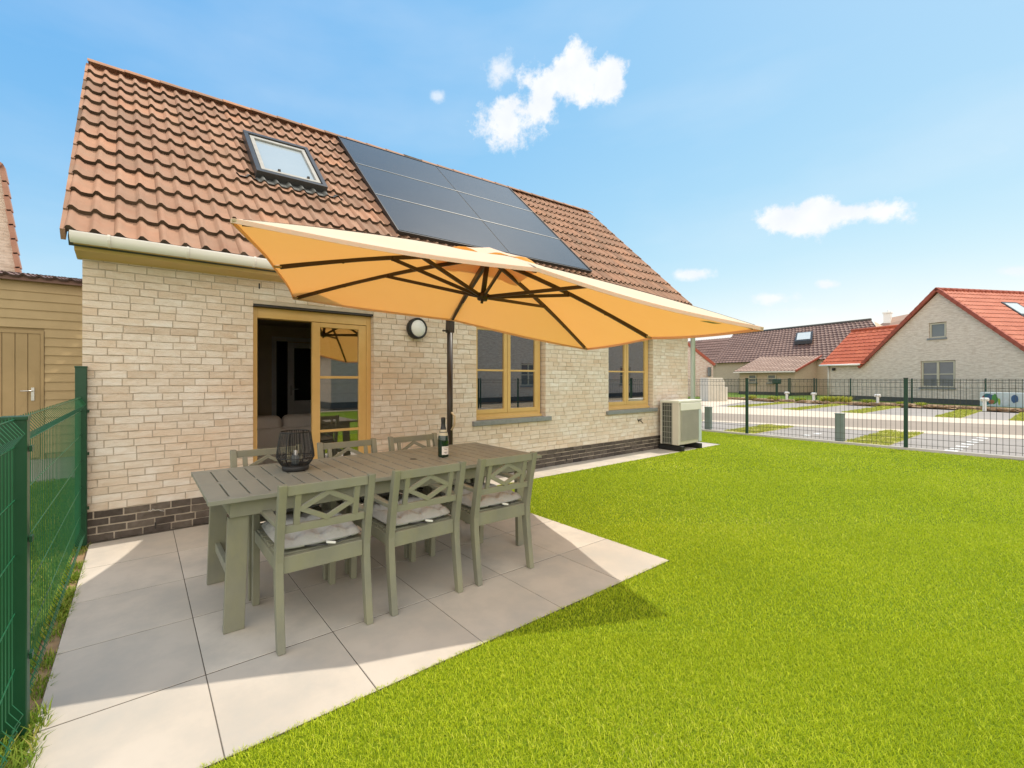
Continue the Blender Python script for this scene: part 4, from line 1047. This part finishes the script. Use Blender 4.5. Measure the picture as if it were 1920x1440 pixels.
def plant(x, y, h, n, label, tn):
    V_, F_, T_ = blades(n, (x-h*.7, x+h*.7), (y-h*.8, y+h*.8), h, .05, .9, None, lambda a, b, r: np.clip(tn+r*.5, 0, 1), .05)
    o = bpy.data.objects.new('small_plant', arr_mesh('small_plant', V_-np.array([x, y, 0]), F_, 3, T_, M['weed'])); C.objects.link(o); o.location = (x, y, 0)
    tag(o, label, 'plant', 'young plants in the bed before the neighbouring houses')
for (x, y, h, n, lb_, tn) in [(31.5, 3.35, .38, 300, 'tall yellow plant left of the far fence post in front of the gable wall', .5), (31.5, 2.75, .42, 260, 'widest yellow plant in the bed below the brick gable', .55),
                          (31.4, 6.0, .3, 150, 'small yellow plant beside the white downpipe', .4), (31.6, 7.3, .3, 300, 'pale straw-coloured plant patch near the beige house wall', .6),
                          (31.3, 4.6, .26, 130, 'small green plant beside the leftmost white tap post', .2), (31.2, 1.6, .28, 110, 'single green plant left of the nearest fence post', .1),
                          (31.2, .35, .2, 80, 'low green plant right of the far fence post', .2), (30.9, -.4, .2, 80, 'low sparse plant under the gable window', .3)]:
    plant(x, y, h, n, lb_, tn)
# white tap posts
def tap(x, y, lb_):
    t = thing('tap_post', lb_, 'service post', (x, y, 0), 'white service posts along the bed')
    mb = MB(); mb.box((x, y, .22), (.11, .11, .44)); mb.build('post', M['white'], t, bevel=.02)
    mb = MB(); mb.box((x, y, .50), (.16, .26, .15)); hd = mb.build('head', M['white'], t, bevel=.05, bseg=3)
    mb = MB()
    for dy in (-.09, .09): mb.tube([(x-.08, y+dy*.7, .50), (x-.09, y+dy*.7, .50)], .035, 12)
    mb.build('socket', M['cab'], hd)
tap(32.0, 5.5, 'white service post in the bed before the beige house'); tap(31.3, 2.95+.0, 'white service post in the bed left of the dark far fence post') if False else None
tap(31.2, 3.95, 'white service post at the left end of the brick gable'); tap(30.7, 1.15, 'white service post half hidden behind the nearest fence post'); tap(28.7, -2.55, 'white service post beside the painted cabinet')
# bollards
for x, y, lb_ in ((12.55, 1.03, 'grey-green square bollard beside the heat pump end of the fence'), (12.55, -1.76, 'grey-green square bollard behind the fence between its two middle posts')):
    mb = MB(); mb.bb((x-.065, y-.075, 0), (x+.065, y+.075, .60)); mb.bb((x-.072, y-.082, .585), (x+.072, y+.082, .61)); tag(mb.build('bollard', M['boll'], loc=(x, y, 0), bevel=.01), lb_, 'bollard', 'grey-green bollards behind the fence')

# ---------------------------------------------------------------- neighbouring houses
def frameT(P, d): # local (s, depth n, z) -> world ; n points away from viewer
    dv = Vector((d[0], d[1], 0)).normalized(); n = Vector((dv.y, -dv.x, 0)); Pm = Vector((P[0], P[1], 0))
    return Matrix(((dv.x, n.x, 0, Pm.x), (dv.y, n.y, 0, Pm.y), (0, 0, 1, 0), (0, 0, 0, 1)))
def poly_wall(mb, pts, y=0):  # pts in (s,z)
    mb.add([(a, y, b) for a, b in pts], [tuple(range(len(pts)))], uvs=[pts])
def side_wall(mb, s, y0_, y1_, z0_, z1_): mb.add([(s, y0_, z0_), (s, y1_, z0_), (s, y1_, z1_), (s, y0_, z1_)], [(0, 1, 2, 3)], uvs=[[(y0_, z0_), (y1_, z0_), (y1_, z1_), (y0_, z1_)]])
def nwindow(T, parent, s0, s1, z0_, z1_, cols=2, rows=2, sill=None, y=.08):
    mb = MB(T); framebox(mb, s0, s1, z0_, z1_, y-.04, y+.04, .07)
    for k in range(1, cols): s = s0+(s1-s0)*k/cols; mb.bb((s-.05, y-.036, z0_+.07), (s+.05, y+.036, z1_-.07))
    for k in range(1, rows): z = z0_+(z1_-z0_)*k/rows; mb.bb((s0+.07, y-.03, z-.025), (s1-.07, y+.02, z+.025))
    w = mb.build('window', M['nframe'], parent)
    mb = MB(T); mb.bb((s0+.05, y-.005, z0_+.05), (s1-.05, y+.012, z1_-.05)); mb.build('pane', M['nglass'], w)
    if sill: mb = MB(T); mb.bb((s0-.08, -.06, z0_-.10), (s1+.08, .06, z0_-.012)); mb.build('sill', M['bluestone'], parent)
def wall_with_holes(mb, outline_top, s0, s1, holes, zb=.0, y=0, depth=.12):
    """front wall as vertical strips; outline_top(s) gives the height"""
    ss = sorted(set([s0, s1]+[h for hh in holes for h in hh[:2]]+[k for k in outline_top.keys]))
    for a, b in zip(ss[:-1], ss[1:]):
        m_ = (a+b)/2; hs = sorted([h for h in holes if h[0] < m_ < h[1]], key=lambda h: h[2])
        lo = zb
        for h in hs:
            poly_wall(mb, [(a, lo), (b, lo), (b, h[2]), (a, h[2])], y); lo = h[3]
        poly_wall(mb, [(a, lo), (b, lo), (b, outline_top(b)), (a, outline_top(a))], y)
    for h in holes:
        a, b, c_, d_ = h
        for p in ([(a, y, c_), (a, y+depth, c_), (a, y+depth, d_), (a, y, d_)], [(b, y, c_), (b, y+depth, c_), (b, y+depth, d_), (b, y, d_)]):
            mb.add(p, [(0, 1, 2, 3)], uvs=[[(q[1]+.1, q[2]) for q in p]])
        for p in ([(a, y, c_), (b, y, c_), (b, y+depth, c_), (a, y+depth, c_)], [(a, y, d_), (b, y, d_), (b, y+depth, d_), (a, y+depth, d_)]):
            mb.add(p, [(0, 1, 2, 3)], uvs=[[(q[0], q[1]) for q in p]])
class PL:
    def __init__(s, pts): s.p = sorted(pts); s.keys = [a for a, _ in pts]
    def __call__(s, x):
        for (a, za), (b, zb) in zip(s.p[:-1], s.p[1:]):
            if a <= x <= b: return za+(zb-za)*(x-a)/(b-a)
        return s.p[0][1] if x < s.p[0][0] else s.p[-1][1]
def gable_house(label, P, d, half, apex_s, zr, ze, length, wall_m, tile_m, verge_m, holes, wins, zplinth=.28, rows=16, wing=None, rightover=.25):
    T = frameT(P, d)
    Hn = thing('brick_house', label, 'house', (P[0], P[1], 0))
    sl_, sr_ = apex_s+half, apex_s-half
    top = PL([(sr_, ze), (apex_s, zr-.15), (sl_, ze)]) if wing is None else PL([(sr_, ze), (apex_s, zr-.15), (sl_, ze), (wing[0], ze-.02)])
    mb = MB(T); wall_with_holes(mb, top, sr_, wing[0] if wing else sl_, holes, zplinth)
    side_wall(mb, sr_, 0, length, zplinth, ze)
    if wing is None: side_wall(mb, sl_, 0, length, zplinth, ze)
    else: side_wall(mb, wing[0], 0, wing[1]*2, zplinth, ze)
    w = mb.build('wall', wall_m, Hn)
    mb = MB(T); e = wing[0] if wing else sl_
    mb.bb((sr_+.01, .015, 0), (e-.01, .3, zplinth)); mb.bb((sr_-.0, .02, 0), (sr_+.1, length, zplinth)); mb.build('plinth', M['nplinth'], Hn)
    for wn in wins: nwindow(T, Hn, *wn)
    # dark lining behind openings
    mb = MB(T); mb.bb((sr_+.2, .35, .1), (sl_-.2, .4, ze)); mb.build('inner_wall', M['iblack'], Hn)
    oh = .12; k = (zr-ze)/half; eo = .28
    ps = [(apex_s-half-eo, ze-k*eo), (apex_s, zr), (apex_s+half+eo, ze-k*eo)]
    mb = MB(T)
    roof_tiles(mb, (ps[0][0], -oh, ps[0][1]), (ps[0][0], length, ps[0][1]), (apex_s, -oh, zr), (apex_s, length, zr), rows, .25, .035, .03, 4)
    roof_tiles(mb, (ps[2][0], length, ps[2][1]), (ps[2][0], -oh, ps[2][1]), (apex_s, length, zr), (apex_s, -oh, zr), rows, .25, .035, .03, 4)
    rf = mb.build('roof', tile_m, Hn)
    mb = MB(T)
    for a, b in ((0, 1), (2, 1)):
        q0, q1 = Vector((ps[a][0], -oh, ps[a][1])), Vector((ps[b][0], -oh, ps[b][1]))
        for r in range(rows):
            u0, u1 = r/rows, (r+1)/rows+.01
            mb.bar(q0.lerp(q1, u0)+Vector((0, -.02, .04)), q0.lerp(q1, u1)+Vector((0, -.02, .015)), .10, .17, up=(0, 0, 1))
    mb.build('verge', verge_m, rf)
    mb = MB(T); n = int(length/.4)
    for i in range(n): mb.tube([(apex_s, -oh+(length+oh)*i/n, zr+.0), (apex_s, -oh+(length+oh)*(i+1.05)/n, zr+.015)], .11, 8, radii=[.125, .105])
    mb.build('ridge_cap', verge_m, rf)
    return Hn, T, rf
GP, GD = (34.8, -2.0), (.434, .901)
Hn, T, rf = gable_house('pale brick gable house with bright orange tiled roof across the street', GP, GD, 3.75, 1.80, 6.25, 2.35, 13, M['nbrick'], M['otile2'], M['overge'],
    [(1.08, 2.62, .86, 2.36), (1.46, 2.24, 3.58, 4.46)], [(1.12, 2.60, .90, 2.34, 2, 2, True), (1.50, 2.22, 3.62, 4.43, 1, 1, True)], wing=(7.95, 2.3), rows=17)
mb = MB(T); roof_tiles(mb, (8.3, -.25, 2.28), (5.45, -.25, 2.28), (8.3, 2.45, 4.70), (3.9, 2.45, 4.70), 10, .25, .035, .03, 4)
wr = mb.build('wing_roof', M['otile'], Hn)
mb = MB(T); mb.add([(8.3, 2.45, 4.70), (3.9, 2.45, 4.70), (5, 5.1, 2.3), (8.3, 5.1, 2.3)], [(0, 1, 2, 3)]); mb.build('wing_rear_roof', M['otile'], Hn)
mb = MB(T); mb.tube([(8.33, 2.45, 4.74), (4.0, 2.45, 4.74)], .10, 8); mb.build('wing_ridge', M['otile'], wr)
mb = MB(T); mb.tube([(8.25, -.32, 2.27), (5.62, -.32, 2.27)], .06, 8); mb.build('gutter', M['gutter'], Hn)
mb = MB(T); mb.tube([(7.82, -.06, 2.2), (7.82, -.06, .1)], .05, 8); mb.build('downpipe', M['cab'], Hn)
mb = MB(T); mb.box((7.45, -.10, 2.0), (.14, .14, .18)); mb.build('security_light', M['black'], Hn, bevel=.03)
mb = MB(T)   # skylight on the right-hand slope
k = (6.25-2.35)/3.75
def sps(s, y, o): return Vector((s, y, 6.25-k*(1.80-s)+o))
for y0_, y1_ in ((3.0, 4.1),):
    q = [sps(.2, y0_, .12), sps(.2, y1_, .12), sps(1.0, y1_, .12), sps(1.0, y0_, .12)]
    mb.add(q+[p-Vector((0, 0, .14)) for p in q], [(0, 1, 2, 3), (0, 4, 5, 1), (1, 5, 6, 2), (2, 6, 7, 3), (3, 7, 4, 0)]); sk2 = mb.build('skylight', M['dgrey'], rf)
    mb = MB(T); q = [sps(.28, y0_+.1, .13), sps(.28, y1_-.1, .13), sps(.92, y1_-.1, .13), sps(.92, y0_+.1, .13)]; mb.add(q, [(0, 1, 2, 3)]); mb.build('pane', M['spane'], sk2)

# brown-roofed house in the middle distance
Hm = thing('brick_house', 'beige brick house with dark brown tiled roof and low front extension', 'house', (45.5, 12, 0))
A_, B_, C_, D_ = Vector((48.2, 17.2, 2.95)), Vector((44.6, 4.6, 2.95)), Vector((53.2, 17.3, 6.25)), Vector((49.4, 6.2, 6.25))
mb = MB(); roof_tiles(mb, A_, B_+Vector((0, -1.6, 0)), C_, D_+Vector((0, -1.0, 0)), 15, .35, .05, .05, 4); rfm = mb.build('roof', M['btile'], Hm)
mb = MB(); mb.tube([C_+Vector((0, 0, .03)), D_+Vector((0, -1, .03))], .12, 8); mb.build('ridge_cap', M['nplinth'], rfm)
mb = MB(); g0 = C_+Vector((4.5, -1.2, -3.3)); g1 = D_+Vector((4.5, -2.2, -3.3)); mb.add([C_, D_+Vector((0, -1, 0)), g1, g0], [(0, 1, 2, 3)]); mb.build('rear_roof', M['btile'], rfm)
def v3(p): return Vector((p[0], p[1], 0))
def wallq(mb, a, b, z0_, z1_):
    a = v3(a); b = v3(b); L = (b-a).length; mb.add([(a.x, a.y, z0_), (b.x, b.y, z0_), (b.x, b.y, z1_), (a.x, a.y, z1_)], [(0, 1, 2, 3)], uvs=[[(0, z0_), (L, z0_), (L, z1_), (0, z1_)]])
def walltop(mb, a, b, z0_, za, zb):
    a = v3(a); b = v3(b); L = (b-a).length; mb.add([(a.x, a.y, z0_), (b.x, b.y, z0_), (b.x, b.y, zb), (a.x, a.y, za)], [(0, 1, 2, 3)], uvs=[[(0, z0_), (L, z0_), (L, zb), (0, za)]])
wA, wB = (48.5, 17.0), (44.8, 3.4)
mb = MB(); wallq(mb, wA, wB, 0, 2.95); wallq(mb, wA, (56, 15.6), 0, 2.6)
mb.add([(48.5, 17.0, 2.6), (56, 15.6, 2.6), (52.9, 16.9, 6.1)], [(0, 1, 2)], uvs=[[(0, 2.6), (7.6, 2.6), (4.5, 6.1)]])
wallq(mb, wB, (54, 1.2), 0, 2.6)
mb.add([(44.8, 3.4, 2.9), (54, 1.2, 2.9), (49.4, 5.0, 6.1)], [(0, 1, 2)], uvs=[[(0, 2.6), (9, 2.6), (4.5, 6.1)]])
mb.build('wall', M['bbrick'], Hm)
E_, F_2, G_, I_ = Vector((43.4, 13.2, 2.0)), Vector((42.9, 8.45, 2.0)), Vector((48.1, 12.6, 3.55)), Vector((46.6, 7.6, 3.40))
mb = MB(); roof_tiles(mb, E_, F_2, G_, I_, 12, .28, .04, .035, 4); wr = mb.build('wing_roof', M['btile2'], Hm)
mb = MB(); mb.bar(E_+Vector((-.05, 0, -.06)), F_2+Vector((-.05, 0, -.06)), .10, .09); mb.build('gutter', M['gutter'], Hm)
mb = MB(); mb.bar(F_2+Vector((0, -.05, 0)), I_+Vector((0, -.05, 0)), .10, .14); mb.build('verge', M['overge'], wr)
mb = MB(); e = Vector((.4, 0, 0))
wallq(mb, E_+e+Vector((0, -.3, 0)), F_2+e+Vector((0, .15, 0)), .25, 1.95)
walltop(mb, F_2+e+Vector((0, .15, 0)), (46.7, 7.75), .25, 2.0, 3.3); walltop(mb, E_+e+Vector((0, -.3, 0)), (48.2, 12.6), .25, 2.0, 3.5)
mb.build('wing_wall', M['bbrick'], Hm)
mb = MB(); mb.bar(E_*1+Vector((.42, -.3, -1.88)), F_2+Vector((.42, .15, -1.88)), .05, .24); mb.bar(F_2+Vector((.4, .15, -1.88)), Vector((46.7, 7.75, .12)), .05, .24); mb.build('wing_plinth', M['nplinth'], Hm)
for u in (.30, .62):
    p = (E_+e).lerp(F_2+e, u); dT = frameT((p.x-.05, p.y), ((E_-F_2).x, (E_-F_2).y)); nwindow(dT, Hm, -.33, .33, 1.05, 1.72, 1, 2, True, y=.0)
mb = MB() # skylight
ud = (D_-C_); vd = (A_-C_)
def mrp(u, v, o): return C_+ud*u+(A_-C_).lerp(B_-D_, u)*v+Vector((-.25, .1, .6)).normalized()*o
q = [mrp(.60, .25, .25), mrp(.72, .25, .25), mrp(.72, .52, .25), mrp(.60, .52, .25)]
mb.add(q+[p-Vector((0, 0, .3)) for p in q], [(0, 1, 2, 3), (0, 4, 5, 1), (1, 5, 6, 2), (2, 6, 7, 3), (3, 7, 4, 0)]); s3 = mb.build('skylight', M['dgrey'], rfm)
mb = MB(); q = [mrp(.613, .28, .28), mrp(.707, .28, .28), mrp(.707, .49, .28), mrp(.613, .49, .28)]; mb.add(q, [(0, 1, 2, 3)]); mb.build('pane', M['spane'], s3)

# house edge at the left of the street view: washed brick gable, roof falling right
Hs = thing('brick_house', 'whitewashed red brick gable just beyond the corner of the near house', 'house', (34.4, 13.5, 0))
mb = MB(); gp = [(35.64, 11.44), (31.9, 14.8)]
a = Vector((35.64, 11.44, 0)); b = Vector((30.9, 15.6, 0)); L = (b-a).length
mb.add([a, b, b+Vector((0, 0, 7.6)), a+Vector((0, 0, 2.4))], [(0, 1, 2, 3)], uvs=[[(0, 0), (L, 0), (L, 7.6), (0, 2.4)]])
wallq(mb, (35.64, 11.44), (40, 17), 0, 2.4); mb.build('wall', M['rbrick'], Hs)
mb = MB(); mb.bar(a+Vector((.08, -.08, 2.42)), b+Vector((0, 0, 7.75)), .12, .20); vg = mb.build('verge', M['overge'], Hs)
mb = MB(); mb.add([a+Vector((.1, -.1, 2.45)), b+Vector((0, 0, 7.75)), b+Vector((5, 6.5, 7.75)), a+Vector((5, 6.4, 2.45))], [(0, 1, 2, 3)]); mb.build('roof', M['ridge'], Hs)
mb = MB(); mb.bb((35.2, 11.50, 1.55), (35.5, 11.62, 2.25)); mb.build('window', M['nglass'], Hs)
# roofs farther away
Hb = thing('brick_house', 'distant house showing only a brown tiled roof behind the first gable', 'house', (63, 22, 0))
mb = MB(); roof_tiles(mb, (57.5, 27, 3), (56, 17, 3), (61.5, 26.5, 6.5), (60.8, 17.5, 6.6), 10, .4, .05, .05, 4); mb.build('roof', M['btile'], Hb)
mb = MB(); wallq(mb, (57.8, 27), (56.3, 17), 0, 3.0); mb.build('wall', M['bbrick'], Hb)
Hc = thing('brick_house', 'distant house with weathered grey roof and white chimney behind the orange roof', 'house', (84, 8, 0))
mb = MB(); mb.add([(80.6, 11.2, 8.2), (82, 4.5, 8.2), (84.5, 4.0, 10.9), (82.6, 9.8, 9.65)], [(0, 1, 2, 3)]); mb.add([(80.6, 11.2, 8.2), (82, 4.5, 8.2), (82, 4.5, 0), (80.6, 11.2, 0)], [(0, 1, 2, 3)]); rc = mb.build('roof', M['btile2'], Hc)
mb = MB(); mb.bb((81.5, 9.75, 8.6), (82.3, 10.45, 10.3)); mb.bb((81.4, 9.65, 10.12), (82.4, 10.55, 10.3)); mb.tube([(81.9, 10.0, 10.3), (81.9, 10.0, 10.6)], .12, 8); mb.build('chimney', M['gutter'], rc)
# service cabin
cb = thing('service_cabin', 'pale ribbed concrete service cabin beside the washed brick gable', 'cabin', (28.8, 8.1, 0))
mb = MB(); dd = Vector((1.0, -.42, 0)).normalized(); p0 = Vector((28.06, 8.26, 0)); rt = Vector((.812, -.584, 0)); bk = Vector((.584, .812, 0))
prof = [(0, 0), (1.0, 0), (1.0, 1.16), (.86, 1.43), (0, 1.43)]
f = [p0+rt*a+Vector((0, 0, z)) for a, z in prof]; g = [p+bk*.9 for p in f]; n = 5
mb.add(f+g, [tuple(range(n)), tuple(range(2*n-1, n-1, -1))]+[(i, n+i, n+(i+1) % n, (i+1) % n) for i in range(n)]); mb.build('body', M['cab'], cb)
mb = MB(); 
for k in range(8): q = p0+rt*(.06+k*.115)-bk*.015; mb.bar(q+Vector((0, 0, .08)), q+Vector((0, 0, 1.36)), .05, .03, up=(1, 0, 0))
mb.build('rib', M['cab'], cb)
mb = MB(); q = p0+rt*1.02+bk*.1; mb.bb(q+Vector((0, -.1, 0)), q+Vector((.25, .35, .86))); mb.build('meter_box', M['cab'], cb, bevel=.02)
# green post box
gb = thing('mail_box', 'dark green box on a post before the extension of the brown-roofed house', 'box', (40.8, 9.0, 0))
mb = MB(); mb.box((40.8, 9.0, 1.16), (.3, .55, .40)); mb.build('body', M['greend'], gb, bevel=.06)
mb = MB(); mb.box((40.8, 9.0, .49), (.12, .14, .96)); mb.build('post', M['greend'], gb)
# painted cabinet by the gable
Tm = frameT((31.6, -2.35), GD)
pc = thing('utility_cabinet', 'low utility cabinet painted with coloured patches at the right edge', 'cabinet', (31.6, -2.35, 0))
mb = MB(Tm); mb.bb((-1.25, .0, .1), (.2, .45, .75)); mb.build('body', M['zinc'], pc, bevel=.02)
cols = {'red': (.35, .06, .04), 'teal': (.03, .16, .18), 'blue': (.05, .12, .25), 'green': (.08, .28, .06), 'lime': (.35, .5, .05), 'rust': (.38, .14, .06), 'white': (.65, .7, .7)}
for nm, cl in cols.items(): M['p'+nm] = mat('paint_'+nm, cl, tuple(k_*.8 for k_ in cl), rough=.5, scale=12)
lay = [('teal', .14, -.30, .16, .72), ('red', .12, .0, .2, .6), ('blue', -.05, -.3, .45, .66), ('green', -.2, -.42, .2, .70), ('rust', -.1, -.32, .22, .42), ('lime', -.43, -.5, .16, .5), ('white', -.52, -.8, .14, .55), ('blue', -.84, -1.1, .3, .68)]
for k_, (nm, s0_, s1_, z0_, z1_) in enumerate(lay):
    mb = MB(Tm); w_ = .004+.0015*k_; n = 10; r2 = random.Random(k_); vs = []
    cs_, cz_ = (s0_+s1_)/2, (z0_+z1_)/2
    for j in range(n): an = 2*math.pi*j/n; vs.append((cs_+abs(s1_-s0_)/2*math.cos(an)*r2.uniform(.8, 1.15), -w_, cz_+(z1_-z0_)/2*math.sin(an)*r2.uniform(.8, 1.1)))
    mb.add(vs, [tuple(range(n))]); mb.build('painted_patch', M['p'+nm], pc)

# left neighbours: shed and gable
sh = thing('timber_shed', 'ochre timber-clad shed with a boarded door behind the left fence', 'shed', (-2.5, 6.5, 0))
mb = MB(); z = .1; r_ = random.Random(2)
SZ = 3.03; dl, drr, dtop = -2.6, -1.36, 2.15
while z < SZ-.02:
    h = .152
    segs = [(-6, dl-.05), (drr+.05, -.42)] if z < dtop+.02 else [(-6, -.42)]
    for s0, s1 in segs:
        zt = min(z+h, SZ)
        vs = [(s0, 5.478, z), (s1, 5.478, z), (s1, 5.496, zt+.012), (s0, 5.496, zt+.012), (s0, 5.52, z), (s1, 5.52, z), (s1, 5.52, zt+.012), (s0, 5.52, zt+.012)]
        mb.add(vs, [(0, 1, 2, 3), (0, 4, 5, 1), (3, 2, 6, 7), (1, 5, 6, 2)], r_.random())
    z += h
mb.build('cladding', M['siding'], sh)
mb = MB(); mb.bb((-6, 5.52, 0), (-.42, 9, SZ-.05)); mb.build('body', M['siding'], sh)
mb = MB()
for k in range(8):
    x0_ = dl+k*(drr-dl)/8; mb.bb((x0_+.004, 5.485, .03), (x0_+(drr-dl)/8-.004, 5.515, dtop-.02))
dd_ = mb.build('door', M['doorw'], sh, bevel=.002)
mb = MB(); mb.bb((drr+.001, 5.472, .0), (drr+.045, 5.515, dtop+.03)); mb.bb((dl-.045, 5.472, 0), (dl-.001, 5.515, dtop+.03)); mb.bb((dl, 5.473, dtop-.018), (drr, 5.515, dtop+.03)); mb.build('door_frame', M['doorw'], sh)
mb = MB(); mb.bb((-1.475, 5.474, 1.0), (-1.435, 5.484, 1.22)); mb.tube([(-1.455, 5.475, 1.165), (-1.455, 5.42, 1.165), (-1.60, 5.42, 1.165)], .010, 8); mb.build('handle', M['steel'], dd_)
mb = MB(); roof_tiles(mb, (-6.2, 5.36, 3.06), (-.40, 5.36, 3.06), (-6.2, 9.0, 3.7), (-.40, 9.0, 3.7), 8, .20, .035, .02, 8, 1); mb.build('roof', M['btile'], sh)
mb = MB(); mb.bb((-6.2, 5.38, 3.00), (-.40, 5.40, 3.07)); mb.build('fascia', M['btile'], sh)
Hl = thing('brick_house', 'pale brick gable with orange verge at the left edge beyond the shed', 'house', (-3.5, 9, 0))
mb = MB(); a = [(-6.0, 0), (-2.05, 0), (-2.05, 2.3), (-2.19, 3.6), (-2.45, 5.95), (-2.55, 6.2), (-6, 6.2)]
mb.add([(x, 9.02, z) for x, z in a], [tuple(range(7))], uvs=[a]); mb.build('wall', M['nbrick'], Hl)
mb = MB()
for k in range(9):
    u0, u1 = k/9, (k+1)/9+.01; q0, q1 = Vector((-2.12, 8.95, 3.2)), Vector((-2.43, 8.95, 5.98))
    mb.bar(q0.lerp(q1, u0)+Vector((.02, 0, 0)), q0.lerp(q1, u1)+Vector((.0, 0, 0)), .16, .09, up=(1, 0, 0))
mb.bar((-2.43, 8.9, 6.0), (-2.60, 8.9, 6.12), .2, .1); mb.build('verge', M['ridge'], Hl)
mb = MB(); mb.add([(-2.05, 9.0, 2.5), (-2.45, 9.0, 6.0), (-2.47, 9.6, 6.0), (-2.08, 9.6, 2.5)], [(0, 1, 2, 3)]); mb.build('roof', M['ridge'], Hl)
# house beyond the far end of the lawn (mirrored in the panes)
gable_house('grey brick gable house behind the camera side fence, mirrored in the window panes', (6.9, -14.8), (1, .0), 8.6, 8.8, 6.6, 2.6, 8, M['gbrick'], M['otile2'], M['overge'], [(5.0, 6.4, .9, 2.3), (12.0, 13.4, .9, 2.3)], [(5.04, 6.36, .94, 2.28, 2, 2, True), (12.04, 13.36, .94, 2.28, 2, 2, True)], rows=24)
gable_house('second brick gable house beyond the far end of the lawn, mirrored in the far window', (25.0, -15.5), (1, .0), 7.6, 7.8, 7.4, 2.6, 8, M['gbrick'], M['btile'], M['overge'], [(5.0, 6.4, .9, 2.3)], [(5.04, 6.36, .94, 2.28, 2, 2, True)], rows=20)
print('verts', sum(len(o.data.vertices) for o in bpy.data.objects if o.type == 'MESH'), 'objs', len(bpy.data.objects))
